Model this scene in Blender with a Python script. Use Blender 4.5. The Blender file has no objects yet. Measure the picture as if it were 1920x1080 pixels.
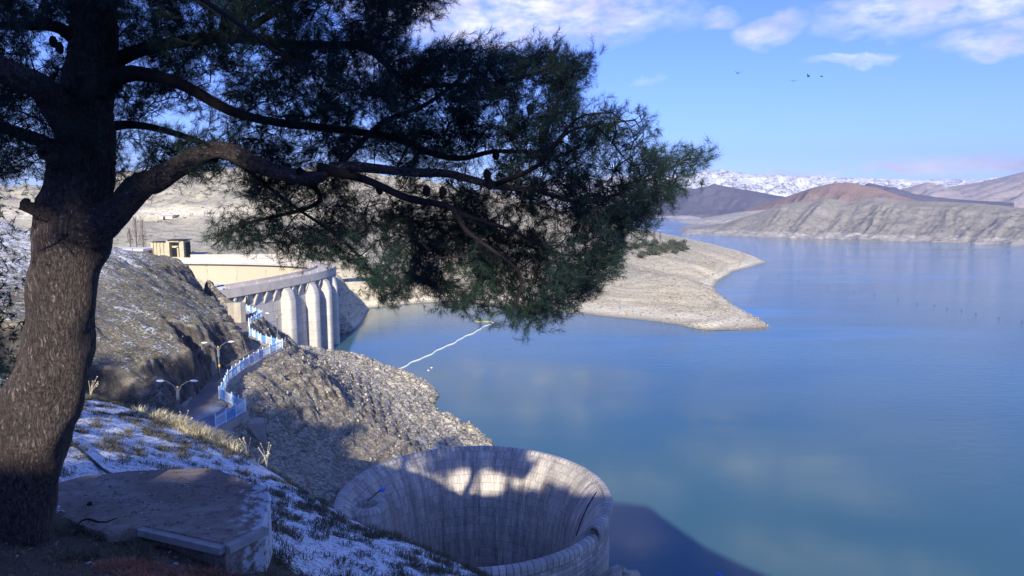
import bpy, math, random
import numpy as np
from mathutils import Vector, geometry
R = math.radians
random.seed(7); rng = np.random.default_rng(7)
sc = bpy.context.scene
# ------------------------------------------------------------------ camera
CZ = 50.0; F = 1300.0; PITCH = math.atan(165 / F)
cam = bpy.data.cameras.new('camera'); camo = bpy.data.objects.new('camera', cam)
sc.collection.objects.link(camo); sc.camera = camo
camo.location = (0, 0, CZ); camo.rotation_euler = (math.pi / 2 - PITCH, 0, 0)
cam.sensor_width = 36; cam.lens = 36 * F / 1920; cam.clip_start = 0.1; cam.clip_end = 40000
# ------------------------------------------------------------------ sun and sky
SUN_AZ, SUN_EL = R(0.6), R(24)          # light travels towards +Y, a little to the right
sun = bpy.data.lights.new('sun', 'SUN'); suno = bpy.data.objects.new('sun', sun)
sc.collection.objects.link(suno)
sun.energy = 4.4; sun.angle = R(0.5); sun.color = (1.0, 0.92, 0.77)
ld = Vector((math.sin(SUN_AZ) * math.cos(SUN_EL), math.cos(SUN_AZ) * math.cos(SUN_EL), -math.sin(SUN_EL)))
suno.rotation_euler = ld.to_track_quat('-Z', 'Y').to_euler()
suno.location = (0, -40, 120)
w = bpy.data.worlds.new("World"); sc.world = w; w.use_nodes = True
sc.view_settings.view_transform = 'Standard'; sc.view_settings.look = 'None'
sc.view_settings.gamma = 1; sc.view_settings.exposure = 0.78
try: sc.view_settings.use_curve_mapping = False
except Exception: pass
sc.cycles.max_bounces = 6; sc.cycles.diffuse_bounces = 2; sc.cycles.glossy_bounces = 3; sc.cycles.volume_bounces = 0

def ray(u, v):
    x = (u - 960) / F; d = (v - 540) / F; c, s = math.cos(PITCH), math.sin(PITCH)
    return np.array([x, c - d * s, -s - d * c])
def PZ(u, v, z): r = ray(u, v); t = (z - CZ) / r[2]; return np.array([0, 0, CZ]) + t * r
def PD(u, v, y): r = ray(u, v); t = y / r[1]; return np.array([0, 0, CZ]) + t * r
def PROJ(p):
    c, s = math.cos(PITCH), math.sin(PITCH); z = p[2] - CZ
    f = p[1] * c - z * s; up = p[1] * s + z * c
    return 960 + F * p[0] / f, 540 - F * up / f

class NG:
    """small node helper"""
    def __init__(s, tree): s.t = tree; s.n = tree.nodes; s.l = tree.links
    def new(s, typ, **k):
        n = s.n.new(typ)
        for a, b in k.items(): setattr(n, a, b)
        return n
    def val(s, sock, v):
        if hasattr(v, 'is_output') or isinstance(v, bpy.types.NodeSocket): s.l.new(v, sock)
        elif isinstance(v, (tuple, list)) and len(v) == 3 and sock.type == 'RGBA': sock.default_value = (*v, 1)
        else: sock.default_value = v
    def math(s, op, a, b=0.0, c=0.0, clamp=False):
        n = s.new('ShaderNodeMath', operation=op, use_clamp=clamp)
        for i, x in enumerate((a, b, c)): s.val(n.inputs[i], x)
        return n.outputs[0]
    def mix(s, f, a, b, blend='MIX'):
        n = s.new('ShaderNodeMix', data_type='RGBA', blend_type=blend, clamp_factor=True)
        s.val(n.inputs[0], f); s.val(n.inputs[6], a); s.val(n.inputs[7], b)
        return n.outputs[2]
    def ramp(s, f, stops):
        n = s.new('ShaderNodeValToRGB'); e = n.color_ramp.elements
        while len(e) < len(stops): e.new(0.5)
        for i, (p, c) in enumerate(stops):
            e[i].position = p; e[i].color = (c, c, c, 1) if isinstance(c, (int, float)) else (*c, 1)
        s.l.new(f, n.inputs[0]); return n.outputs[0]
    def noise(s, vec, scale, detail=6, rough=0.6, dist=0.0, out=0):
        n = s.new('ShaderNodeTexNoise'); n.inputs['Scale'].default_value = scale
        n.inputs['Detail'].default_value = detail; n.inputs['Roughness'].default_value = rough
        n.inputs['Distortion'].default_value = dist
        if vec is not None: s.l.new(vec, n.inputs['Vector'])
        return n.outputs[out]
    def mapping(s, vec, scale=(1, 1, 1), rot=(0, 0, 0), loc=(0, 0, 0)):
        n = s.new('ShaderNodeMapping'); s.l.new(vec, n.inputs[0])
        n.inputs['Scale'].default_value = scale; n.inputs['Rotation'].default_value = rot; n.inputs['Location'].default_value = loc
        return n.outputs[0]
    def attr(s, name): return s.new('ShaderNodeAttribute', attribute_name=name).outputs['Fac']

g = NG(w.node_tree)
for n in list(g.n): g.n.remove(n)
sky = g.new('ShaderNodeTexSky'); sky.sky_type = 'NISHITA'; sky.sun_disc = False
sky.sun_elevation = SUN_EL; sky.sun_rotation = math.pi + SUN_AZ
sky.altitude = 1200; sky.air_density = 1.0; sky.dust_density = 0.6; sky.ozone_density = 2.5
tc = g.new('ShaderNodeTexCoord'); D = tc.outputs['Generated']
sep = g.new('ShaderNodeSeparateXYZ'); g.l.new(D, sep.inputs[0])
# direction -> azimuth-like X (x/y) and elevation-like Z (z/horizontal), used only to place the clouds in the sky
hor = g.math('MAXIMUM', g.math('SQRT', g.math('ADD', g.math('MULTIPLY', sep.outputs[0], sep.outputs[0]), g.math('MULTIPLY', sep.outputs[1], sep.outputs[1]))), 0.02)
AX = g.math('ARCTAN2', sep.outputs[0], sep.outputs[1]); EZ = g.math('DIVIDE', sep.outputs[2], hor)
cmb = g.new('ShaderNodeCombineXYZ'); g.l.new(AX, cmb.inputs[0]); g.l.new(EZ, cmb.inputs[1])
warp = g.noise(g.mapping(cmb.outputs[0], (1, 1.7, 1)), 9, 6, 0.62, 0.0, 1)
wv = g.new('ShaderNodeVectorMath', operation='MULTIPLY_ADD'); g.l.new(warp, wv.inputs[0]); wv.inputs[1].default_value = (0.11, 0.06, 0); 
off = g.new('ShaderNodeVectorMath', operation='SUBTRACT'); g.l.new(cmb.outputs[0], off.inputs[0]); off.inputs[1].default_value = (0.055, 0.03, 0)
g.l.new(off.outputs[0], wv.inputs[2])
ws = g.new('ShaderNodeSeparateXYZ'); g.l.new(wv.outputs[0], ws.inputs[0])
def azel(u, v):
    r = ray(u, v); return math.atan2(r[0], r[1]), r[2] / math.hypot(r[0], r[1])
# (u, v, half width px, half height px, strength)
blobs = [(960, 14, 320, 84, 1.35), (1150, 22, 120, 44, .95), (1330, 30, 48, 22, .75), (1440, 55, 85, 30, .9), (1750, 14, 250, 52, 1.0),
         (1880, 70, 130, 34, 1.05), (1600, 108, 95, 13, .75), (1830, 308, 190, 18, 1.4), (1720, 320, 110, 10, 1.7), (1890, 304, 110, 18, 1.8), (1500, 324, 100, 8, .8), (1220, 144, 30, 6, .35),
         (700, 130, 160, 60, .5), (1385, -48, 95, 26, 1.6), (1840, -75, 200, 40, 1.7), (1560, -190, 330, 60, 1.5), (1000, -60, 150, 30, 1.2), (820, -30, 120, 30, 1.2), (1180, -230, 160, 50, 1.2), (900, -330, 420, 90, 1.1), (1700, -430, 420, 90, 1.3), (300, -100, 300, 90, .6),(2300,-150,300,120,.8)]
dens = None
for (u, v, a, b, s_) in blobs:
    x0, z0 = azel(u, v); x1 = azel(u + a, v)[0]; z1 = azel(u, v - b)[1]
    dx = g.math('DIVIDE', g.math('SUBTRACT', ws.outputs[0], x0), abs(x1 - x0))
    dz = g.math('DIVIDE', g.math('SUBTRACT', ws.outputs[1], z0), abs(z1 - z0))
    q = g.math('ADD', g.math('MULTIPLY', dx, dx), g.math('MULTIPLY', dz, dz))
    f = g.math('MULTIPLY', g.math('SUBTRACT', 1.25, q, clamp=True), s_)
    dens = f if dens is None else g.math('MAXIMUM', dens, f)
fine = g.noise(g.mapping(cmb.outputs[0], (1, 2.0, 1)), 22, 8, 0.62)
cl = g.math('MULTIPLY', dens, g.ramp(fine, [(0.30, 0.0), (0.62, 1.0)]))
cl = g.math('MULTIPLY', g.math('POWER', cl, 0.9), 0.85, clamp=True)
skyc = g.mix(1.0, sky.outputs[0], (0.66, 0.84, 1.72), 'MULTIPLY')
cshade = g.noise(g.mapping(cmb.outputs[0], (1, 2.4, 1)), 12, 4, 0.5)
ccol = g.mix(g.ramp(cshade, [(0.35, 0), (0.65, 1)]), (4.9, 5.1, 7.7), (8.0, 8.1, 10.2))
fin = g.mix(cl, skyc, ccol)
bg = g.new('ShaderNodeBackground'); g.l.new(fin, bg.inputs[0]); bg.inputs[1].default_value = 0.085
wo = g.new('ShaderNodeOutputWorld'); g.l.new(bg.outputs[0], wo.inputs[0])

# ------------------------------------------------------------------ numpy noise
_P = rng.random((256, 256)).astype(np.float64)
def vnoise(x, y):
    xi = np.floor(x).astype(int); yi = np.floor(y).astype(int); fx = x - xi; fy = y - yi
    fx = fx * fx * fx * (fx * (fx * 6 - 15) + 10); fy = fy * fy * fy * (fy * (fy * 6 - 15) + 10)
    a = _P[xi & 255, yi & 255]; b = _P[(xi + 1) & 255, yi & 255]; c = _P[xi & 255, (yi + 1) & 255]; d = _P[(xi + 1) & 255, (yi + 1) & 255]
    return ((a * (1 - fx) + b * fx) * (1 - fy) + (c * (1 - fx) + d * fx) * fy) * 2 - 1
def fbm(x, y, s, oct=5, g_=0.55, ridged=False):
    t = np.zeros_like(x, dtype=float); a = 1.0; f = 1.0 / s
    for i in range(oct):
        n = vnoise((x * .8 + y * .6) * f + 17.3 * i, (-x * .6 + y * .8) * f + 5.1 * i)
        if ridged: n = 1 - 2 * np.abs(n)
        t += a * n; a *= g_; f *= 2.03
    return t
# ------------------------------------------------------------------ mesh helpers
def link(o): sc.collection.objects.link(o); return o
def tag(o, label=None, cat=None, group=None, kind=None):
    if label: o['label'] = label
    if cat: o['category'] = cat
    if group: o['group'] = group
    if kind: o['kind'] = kind
    return o
def meshobj(name, V, Fc, m, parent=None, smooth=False, uv=None, attrs=None):
    me = bpy.data.meshes.new(name)
    V = np.asarray(V, dtype=np.float32)
    if isinstance(Fc, np.ndarray):
        k = Fc.shape[1]; me.vertices.add(len(V)); me.vertices.foreach_set('co', V.ravel())
        me.loops.add(Fc.size); me.loops.foreach_set('vertex_index', Fc.ravel().astype(np.int32))
        me.polygons.add(len(Fc)); me.polygons.foreach_set('loop_start', np.arange(0, Fc.size, k, dtype=np.int32))
        me.polygons.foreach_set('loop_total', np.full(len(Fc), k, dtype=np.int32))
        me.update(calc_edges=True); me.validate()
    else:
        me.from_pydata([tuple(v) for v in V], [], [tuple(f) for f in Fc]); me.update()
    if smooth: me.polygons.foreach_set('use_smooth', np.ones(len(me.polygons), dtype=bool))
    if uv is not None:
        ul = me.uv_layers.new(name='UVMap'); li = np.zeros(len(me.loops), dtype=np.int32); me.loops.foreach_get('vertex_index', li)
        ul.data.foreach_set('uv', np.asarray(uv, dtype=np.float32)[li].ravel())
    if attrs:
        for k_, a in attrs.items():
            at = me.attributes.new(k_, 'FLOAT', 'POINT'); at.data.foreach_set('value', np.asarray(a, dtype=np.float32).ravel())
    me.materials.append(m)
    o = link(bpy.data.objects.new(name, me))
    if parent: o.parent = parent
    return o
def empty(name, loc=(0, 0, 0), rz=0):
    o = link(bpy.data.objects.new(name, None)); o.location = loc; o.rotation_euler = (0, 0, rz); o.empty_display_size = .3; return o
class MB:
    def __init__(s): s.v = []; s.f = []
    def add(s, V, Fc):
        b = len(s.v); s.v += [tuple(p) for p in V]; s.f += [tuple(i + b for i in f) for f in Fc]; return s
    def box(s, c, d, rz=0.0, taper=1.0):
        cx, cy, cz = c; a, b, h = d[0] / 2, d[1] / 2, d[2] / 2; co, si = math.cos(rz), math.sin(rz); V = []
        for z, k in ((-h, 1), (h, taper)):
            for x, y in ((-a, -b), (a, -b), (a, b), (-a, b)):
                x *= k; y *= k; V.append((cx + x * co - y * si, cy + x * si + y * co, cz + z))
        return s.add(V, [(3, 2, 1, 0), (4, 5, 6, 7), (0, 1, 5, 4), (1, 2, 6, 5), (2, 3, 7, 6), (3, 0, 4, 7)])
    def tube(s, pts, rad, n=8, cap=True):
        pts = [Vector(p) for p in pts]; rad = rad if isinstance(rad, (list, tuple, np.ndarray)) else [rad] * len(pts)
        V = []; Fc = []; up = Vector((0.13, 0.21, 1))
        for i, p in enumerate(pts):
            t = (pts[min(i + 1, len(pts) - 1)] - pts[max(i - 1, 0)]).normalized()
            a = t.cross(up)
            if a.length < .05: a = t.cross(Vector((1, 0, 0)))
            a.normalize(); b = a.cross(t)
            for k in range(n):
                an = 2 * math.pi * k / n; V.append(p + (a * math.cos(an) + b * math.sin(an)) * rad[i])
        for i in range(len(pts) - 1):
            for k in range(n): Fc.append((i * n + k, i * n + (k + 1) % n, (i + 1) * n + (k + 1) % n, (i + 1) * n + k))
        if cap: Fc.append(tuple(range(n))[::-1]); Fc.append(tuple((len(pts) - 1) * n + k for k in range(n)))
        return s.add(V, Fc)
    def ball(s, c, r, sq=(1, 1, 1), n=8, m=5, jit=0.0):
        V = []; Fc = []
        for i in range(m + 1):
            th = math.pi * i / m
            for k in range(n):
                ph = 2 * math.pi * k / n; q = r * (1 + random.uniform(-jit, jit))
                V.append((c[0] + q * sq[0] * math.sin(th) * math.cos(ph), c[1] + q * sq[1] * math.sin(th) * math.sin(ph), c[2] + q * sq[2] * math.cos(th)))
        for i in range(m):
            for k in range(n): Fc.append((i * n + k, (i + 1) * n + k, (i + 1) * n + (k + 1) % n, i * n + (k + 1) % n))
        return s.add(V, Fc)
    def build(s, name, m, parent=None, smooth=False):
        return meshobj(name, s.v, s.f, m, parent, smooth)
def copy_tree(o, parent=None):
    c = o.copy(); sc.collection.objects.link(c)
    if parent: c.parent = parent
    for ch in list(o.children): copy_tree(ch, c)
    return c
# ------------------------------------------------------------------ materials
def mat(name):
    m = bpy.data.materials.new(name); m.use_nodes = True; q = NG(m.node_tree)
    for n in list(q.n): q.n.remove(n)
    b = q.new('ShaderNodeBsdfPrincipled'); o = q.new('ShaderNodeOutputMaterial'); q.l.new(b.outputs[0], o.inputs[0])
    b.inputs['Specular IOR Level'].default_value = 0.25; b.inputs['Roughness'].default_value = .9
    return m, q, b
def bump(q, b, h, strength=.5, dist=.1):
    n = q.new('ShaderNodeBump'); n.inputs['Strength'].default_value = strength; n.inputs['Distance'].default_value = dist
    q.l.new(h, n.inputs['Height']); q.l.new(n.outputs[0], b.inputs['Normal'])
def simple(name, col, var=.15, scale=3.0, rough=.8, bm=0.0, metal=0.0, spec=.3):
    m, q, b = mat(name); t = q.new('ShaderNodeTexCoord').outputs['Object']
    n = q.noise(t, scale, 6, .6)
    c = q.mix(q.ramp(n, [(.3, 0), (.7, 1)]), tuple(x * (1 - var) for x in col), tuple(min(1, x * (1 + var)) for x in col))
    q.l.new(c, b.inputs[0]); b.inputs['Roughness'].default_value = rough; b.inputs['Metallic'].default_value = metal
    b.inputs['Specular IOR Level'].default_value = spec
    if bm: bump(q, b, n, bm, .05)
    return m
def ground_mat(name, earth, earth2, grass, pale, snow=(.72, .78, .88), fs=1.0, bs=.6, bd=.3, snowcut=.56, rockcut=.5, spot=0.0, steep=None, bands=0.0):
    """soil + grass + pale rubble + snow; attributes 'grass','pale','snow' (0..1) weight the zones"""
    m, q, b = mat(name); t = q.new('ShaderNodeTexCoord').outputs['Object']
    n1 = q.noise(t, .12 * fs, 8, .62); n2 = q.noise(t, .7 * fs, 8, .7); n3 = q.noise(t, 3.2 * fs, 6, .72)
    st = q.noise(q.mapping(t, (.25 * fs, .25 * fs, 2.6 * fs), (R(12), R(-8), 0)), 1.0, 7, .65)
    c = q.mix(q.ramp(n1, [(.35, 0), (.65, 1)]), earth, earth2)
    gm = q.math('MULTIPLY', q.attr('grass'), q.ramp(q.math('ADD', q.math('MULTIPLY', n2, .6), q.math('MULTIPLY', n1, .4)), [(.36, 0), (.56, 1)]))
    c = q.mix(gm, c, grass)
    pk = q.math('ADD', q.math('MULTIPLY', q.attr('pale'), .28), q.math('ADD', q.math('MULTIPLY', n3, .45), q.math('MULTIPLY', n2, .35)))
    c = q.mix(q.ramp(pk, [(rockcut, 0), (rockcut + .09, 1)]), c, pale)
    c = q.mix(q.math('MULTIPLY', q.attr('pale'), q.ramp(st, [(.3, 0), (.5, .65)])), c, pale)
    c = q.mix(q.ramp(n3, [(.33, .9), (.455, 0)]), c, tuple(x * .35 for x in earth))
    if steep:
        nz = q.new('ShaderNodeSeparateXYZ'); q.l.new(q.new('ShaderNodeNewGeometry').outputs['Normal'], nz.inputs[0])
        rc_ = q.mix(q.ramp(q.noise(q.mapping(t, (1.4, 1.4, .35)), 1, 7, .7), [(.38, 0), (.66, 1)]), steep, tuple(x * 3.2 for x in steep))
        c = q.mix(q.math('MULTIPLY', q.ramp(nz.outputs[2], [(.55, 1), (.76, 0)]), q.math('SUBTRACT', 1.0, q.math('MULTIPLY', q.attr('pale'), .75))), c, rc_)
    if bands:
        pz = q.new('ShaderNodeSeparateXYZ'); q.l.new(t, pz.inputs[0])
        bz = q.math('ADD', q.math('MULTIPLY', pz.outputs[2], bands), q.math('MULTIPLY', n1, 1.6))
        bw_ = q.new('ShaderNodeTexNoise', noise_dimensions='1D'); bw_.inputs['Scale'].default_value = 1.0; bw_.inputs['Detail'].default_value = 4; q.l.new(bz, bw_.inputs['W'])
        low_ = q.ramp(pz.outputs[2], [(.0, 0), (1.0, 1)])
        c = q.mix(q.math('MULTIPLY', q.ramp(bw_.outputs[0], [(.44, .0), (.58, .5)]), q.ramp(q.math('MULTIPLY', pz.outputs[2], .05), [(.3, .8), (.7, .15)])), c, tuple(x * .55 for x in earth))
        c = q.mix(q.ramp(pz.outputs[2], [(.15, .75), (.75, 0)]), c, tuple(x * .35 for x in earth))
    if spot:
        vo = q.new('ShaderNodeTexVoronoi'); vo.inputs['Scale'].default_value = spot; q.l.new(t, vo.inputs['Vector'])
        c = q.mix(q.math('MULTIPLY', q.ramp(vo.outputs['Distance'], [(.16, 1), (.3, 0)]), q.ramp(n2, [(.4, 0), (.6, .85)])), c, (.055, .055, .045))
    sk = q.math('ADD', q.math('MULTIPLY', n3, .5), q.math('ADD', q.math('MULTIPLY', n2, .35), q.math('MULTIPLY', n1, .15)))
    sm = q.ramp(q.math('ADD', sk, q.math('MULTIPLY', q.math('SUBTRACT', q.attr('snow'), 1.0), .35)), [(snowcut - .06, 0), (snowcut + .01, 1)])
    c = q.mix(sm, c, snow)
    q.l.new(c, b.inputs[0]); b.inputs['Roughness'].default_value = .95
    h = q.math('ADD', q.math('MULTIPLY', n2, 1.0), q.math('ADD', q.math('MULTIPLY', n3, .5), q.math('MULTIPLY', st, .8)))
    if steep:
        cv = q.new('ShaderNodeTexVoronoi', feature='DISTANCE_TO_EDGE'); cv.inputs['Scale'].default_value = 1
        wm = q.new('ShaderNodeVectorMath', operation='MULTIPLY_ADD'); q.l.new(q.noise(t, .6, 5, .65, 0, 1), wm.inputs[0]); wm.inputs[1].default_value = (3.2, 3.2, 3.2); q.l.new(t, wm.inputs[2])
        q.l.new(q.mapping(wm.outputs[0], (.42, .42, 1.5), (R(14), R(-10), 0)), cv.inputs['Vector'])
        ck_ = q.math('MULTIPLY', q.ramp(cv.outputs[0], [(.0, 1), (.07, 0)]), q.math('MULTIPLY', q.attr('pale'), 1.3), clamp=True)
        c = q.mix(q.math('MULTIPLY', ck_, .5), c, (.06, .05, .04)); h = q.math('SUBTRACT', h, q.math('MULTIPLY', ck_, 1.2)); b.inputs[0].is_linked and None; q.l.new(c, b.inputs[0])
    bump(q, b, h, bs, bd)
    return m
M = {}
M['near'] = ground_mat('snowy_slope', (.085, .075, .055), (.12, .10, .07), (.075, .085, .04), (.16, .15, .12), snow=(.86, .90, .96), fs=7.5, bs=.8, bd=.06, snowcut=.488, rockcut=.66)
M['mid'] = ground_mat('rocky_soil', (.33, .27, .205), (.45, .385, .29), (.165, .155, .085), (.80, .74, .60), snow=(.78, .80, .84), fs=1.15, bs=1.0, bd=.6, snowcut=.55, rockcut=.525, steep=(.055, .05, .045), bands=.8)
M['bank'] = ground_mat('pale_bank', (.54, .47, .33), (.66, .58, .42), (.36, .34, .26), (.70, .64, .50), snow=(.85, .84, .82), fs=.35, bs=.7, bd=1.0, snowcut=.58, rockcut=.57, spot=.45, bands=1.1)
M['far'] = ground_mat('far_hill', (.20, .18, .14), (.26, .23, .18), (.16, .17, .10), (.42, .38, .32), snow=(.88, .90, .95), fs=.06, bs=.4, bd=3, snowcut=.55, rockcut=.62)

def concrete(name, col, dark, bw, bh, offset=0.5, mort=.02, streak=.6, var=.25, joint=(.1, .09, .08), bs=.3):
    """UV in metres: blocks of bw x bh with joints, vertical run-off stains"""
    m, q, b = mat(name); t = q.new('ShaderNodeTexCoord'); uv = t.outputs['UV']; ob = t.outputs['Object']
    br = q.new('ShaderNodeTexBrick', offset=offset)
    dv = q.new('ShaderNodeVectorMath', operation='MULTIPLY_ADD'); q.l.new(q.noise(ob, .9, 3, .6, 0, 1), dv.inputs[0]); dv.inputs[1].default_value = (min(bw, bh) * .22,) * 3; q.l.new(uv, dv.inputs[2]); q.l.new(dv.outputs[0], br.inputs['Vector'])
    br.inputs['Scale'].default_value = 1; br.inputs['Brick Width'].default_value = bw; br.inputs['Row Height'].default_value = bh
    br.inputs['Mortar Size'].default_value = mort; br.inputs['Mortar Smooth'].default_value = .3; br.inputs['Bias'].default_value = 0
    br.inputs['Color1'].default_value = (*[x * (1 - var) for x in col], 1); br.inputs['Color2'].default_value = (*[min(1, x * (1 + var)) for x in col], 1)
    br.inputs['Mortar'].default_value = (*joint, 1)
    n1 = q.noise(ob, .35, 7, .65); n2 = q.noise(ob, 4, 6, .7)
    st = q.noise(q.mapping(uv, (1.6, .10, 1)), 1, 6, .7)
    c = q.mix(q.math('MULTIPLY', q.ramp(st, [(.44, 0), (.66, 1)]), streak), br.outputs[0], dark)
    c = q.mix(q.ramp(n1, [(.42, 0), (.7, .55)]), c, dark)
    c = q.mix(q.ramp(n2, [(.5, 0), (.75, .5)]), c, tuple(min(1, x * 1.35) for x in col))
    q.l.new(c, b.inputs[0]); b.inputs['Roughness'].default_value = .92
    h = q.math('ADD', q.math('MULTIPLY', n2, .6), q.math('MULTIPLY', br.outputs[1], -.8)); bump(q, b, h, bs, .08)
    return m
M['dam_wall'] = concrete('dam_concrete', (.56, .52, .47), (.34, .32, .31), 7.5, 3.0, 0, .09, .75, .10, (.25, .23, .21))
M['dam_down'] = concrete('dam_downstream', (.50, .43, .31), (.46, .38, .27), 13, 30, 0, .12, .6, .05, (.17, .14, .11))
M['dam_pier'] = concrete('pier_concrete', (.56, .53, .47), (.36, .34, .31), 50, 3.0, 0, .08, .6, .08, (.33, .30, .27))
M['dam_top'] = simple('parapet_concrete', (.56, .50, .43), .15, .4, .9, .2)
M['masonry'] = concrete('spillway_masonry', (.56, .51, .44), (.17, .15, .14), .36, .86, .5, .016, .8, .17, (.27, .245, .215), .8)
M['mason_out'] = concrete('outer_masonry', (.46, .42, .39), (.10, .095, .09), 1.1, .42, .5, .02, .4, .3, (.10, .10, .10), .7)
M['coping'] = concrete('coping_stone', (.50, .47, .44), (.17, .16, .15), .55, 3.0, 0, .035, .35, .22, (.08, .08, .08), .7)
M['slab'] = None
M['blue'] = simple('blue_paint', (.22, .48, .85), .15, 2, .5)
M['whitepaint'] = simple('white_paint', (.70, .80, .90), .1, 2, .5)
M['steel'] = simple('grey_steel', (.20, .22, .25), .2, 3, .5, 0, .4)
M['lampwhite'] = simple('lamp_enamel', (.7, .74, .8), .05, 2, .35)
M['dark'] = simple('dark_paint', (.02, .02, .022), .2, 2, .6)
M['black'] = simple('dark_opening', (.008, .008, .01), .2, 2, .9)
M['yellow'] = simple('yellow_band', (.75, .5, .08), .1, 2, .5)
M['asphalt'] = simple('worn_asphalt', (.21, .19, .185), .25, .5, .95, .2)
M['kerb'] = simple('kerb_concrete', (.34, .31, .28), .2, .8, .9, .3)
M['tan'] = simple('tan_render', (.46, .40, .26), .2, .5, .9, .2)
M['tan2'] = simple('pale_render', (.52, .48, .40), .15, .4, .9, .2)
M['roofwhite'] = simple('snowy_roof', (.68, .68, .70), .1, 1, .9)
M['float'] = simple('float_plastic', (.62, .68, .70), .15, 6, .5)
M['bird'] = simple('bird_feather', (.02, .02, .025), .2, 5, .8)
M['glass'] = simple('dark_glass', (.02, .025, .03), .1, 1, .1, spec=.5)
M['vanwhite'] = simple('white_enamel', (.80, .82, .84), .03, 1, .25)
M['rubber'] = simple('tyre_rubber', (.015, .015, .015), .1, 4, .8)
M['bare'] = simple('bare_twigs', (.14, .10, .085), .2, 4, .9)
M['olive'] = simple('olive_leaf', (.07, .08, .05), .35, 1.5, .9)
M['rubble'] = simple('rubble_stone', (.40, .36, .30), .4, .6, .95, .3)
def foliage(name, c1, c2, trans=.25):
    m, q, b = mat(name); t = q.new('ShaderNodeTexCoord').outputs['Object']
    n = q.noise(t, 1.6, 5, .6); c = q.mix(q.ramp(n, [(.35, 0), (.65, 1)]), c1, c2); q.l.new(c, b.inputs[0])
    b.inputs['Roughness'].default_value = .6; b.inputs['Specular IOR Level'].default_value = .2
    return m
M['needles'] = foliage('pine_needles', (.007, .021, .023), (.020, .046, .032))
M['grassdark'] = foliage('tuft_grass', (.075, .075, .035), (.15, .13, .075))
M['straw'] = foliage('straw_grass', (.50, .44, .28), (.72, .65, .46))
M['red_sun_painted'] = foliage('red_litter_sun_painted', (.34, .12, .07), (.55, .25, .15))  # red litter, its colour brightened to stand in for a sun patch
# bark
for bname, bmap in (('bark', ((34, 34, 6.0), (0, R(-12), 0))), ('bark_limb', ((9, 34, 34), (0, R(10), 0)))):
  m, q, b = mat('pine_' + bname); t = q.new('ShaderNodeTexCoord'); ob = t.outputs['Object']
  wn = q.noise(ob, 3, 5, .6, 0, 1)
  vm = q.new('ShaderNodeVectorMath', operation='MULTIPLY_ADD'); q.l.new(wn, vm.inputs[0]); vm.inputs[1].default_value = (.15, .15, .5); q.l.new(ob, vm.inputs[2])
  vo = q.new('ShaderNodeTexVoronoi', feature='DISTANCE_TO_EDGE'); vo.inputs['Scale'].default_value = 1
  q.l.new(q.mapping(vm.outputs[0], *bmap), vo.inputs['Vector'])
  rg = q.noise(q.mapping(vm.outputs[0], tuple(x * 1.1 for x in bmap[0]), bmap[1]), 1, 7, .72)
  cr = q.ramp(q.math('ADD', q.math('MULTIPLY', vo.outputs[0], .55), q.math('MULTIPLY', q.math('SUBTRACT', rg, .42), 1.0)), [(.0, 0), (.30, 1)])
  n2 = q.noise(ob, 28, 6, .7); n3 = q.noise(ob, 2.2, 4, .6)
  c = q.mix(cr, (.018, .014, .014), (.19, .15, .142)); c = q.mix(q.ramp(n2, [(.42, 0), (.75, .5)]), c, (.30, .25, .235))
  c = q.mix(q.ramp(n3, [(.4, 0), (.7, .5)]), c, (.06, .048, .048)); q.l.new(c, b.inputs[0])
  bump(q, b, q.math('ADD', cr, q.math('MULTIPLY', n2, .35)), 1.0, .04); M[bname] = m
M['branch'] = simple('branch_bark', (.020, .016, .017), .35, 12, .95, .6)
# platform slab
m, q, b = mat('old_platform_concrete'); ob = q.new('ShaderNodeTexCoord').outputs['Object']
n1 = q.noise(ob, .9, 7, .65); n2 = q.noise(ob, 7, 6, .7); n3 = q.noise(q.mapping(ob, (1, 3, 1), (0, 0, R(25))), 1.4, 6, .6)
c = q.mix(q.ramp(n1, [(.35, 0), (.65, 1)]), (.22, .17, .14), (.34, .28, .235)); c = q.mix(q.ramp(n3, [(.5, 0), (.62, .5)]), c, (.42, .38, .34))
c = q.mix(q.ramp(n2, [(.36, .7), (.47, 0)]), c, (.10, .085, .075)); c = q.mix(q.ramp(q.noise(ob, 45, 4, .7), [(.36, .8), (.44, 0)]), c, (.07, .055, .05))
vc = q.new('ShaderNodeTexVoronoi', feature='DISTANCE_TO_EDGE'); q.l.new(q.mapping(q.noise(ob, .8, 6, .6, 0, 1), (3, 3, 3)), vc.inputs['Vector']); c = q.mix(q.ramp(vc.outputs[0], [(.004, .7), (.014, 0)]), c, (.05, .04, .035))
sx = q.new('ShaderNodeSeparateXYZ'); q.l.new(ob, sx.inputs[0])
sn = q.math('ADD', q.math('MULTIPLY', q.math('SUBTRACT', q.math('ADD', sx.outputs[0], q.math('MULTIPLY', sx.outputs[1], .35)), .62), .42), q.math('SUBTRACT', n2, .25))
c = q.mix(q.ramp(sn, [(.52, 0), (.60, .8)]), c, (.62, .66, .72)); q.l.new(c, b.inputs[0]); bump(q, b, n2, .35, .02); M['slab'] = m
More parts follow.
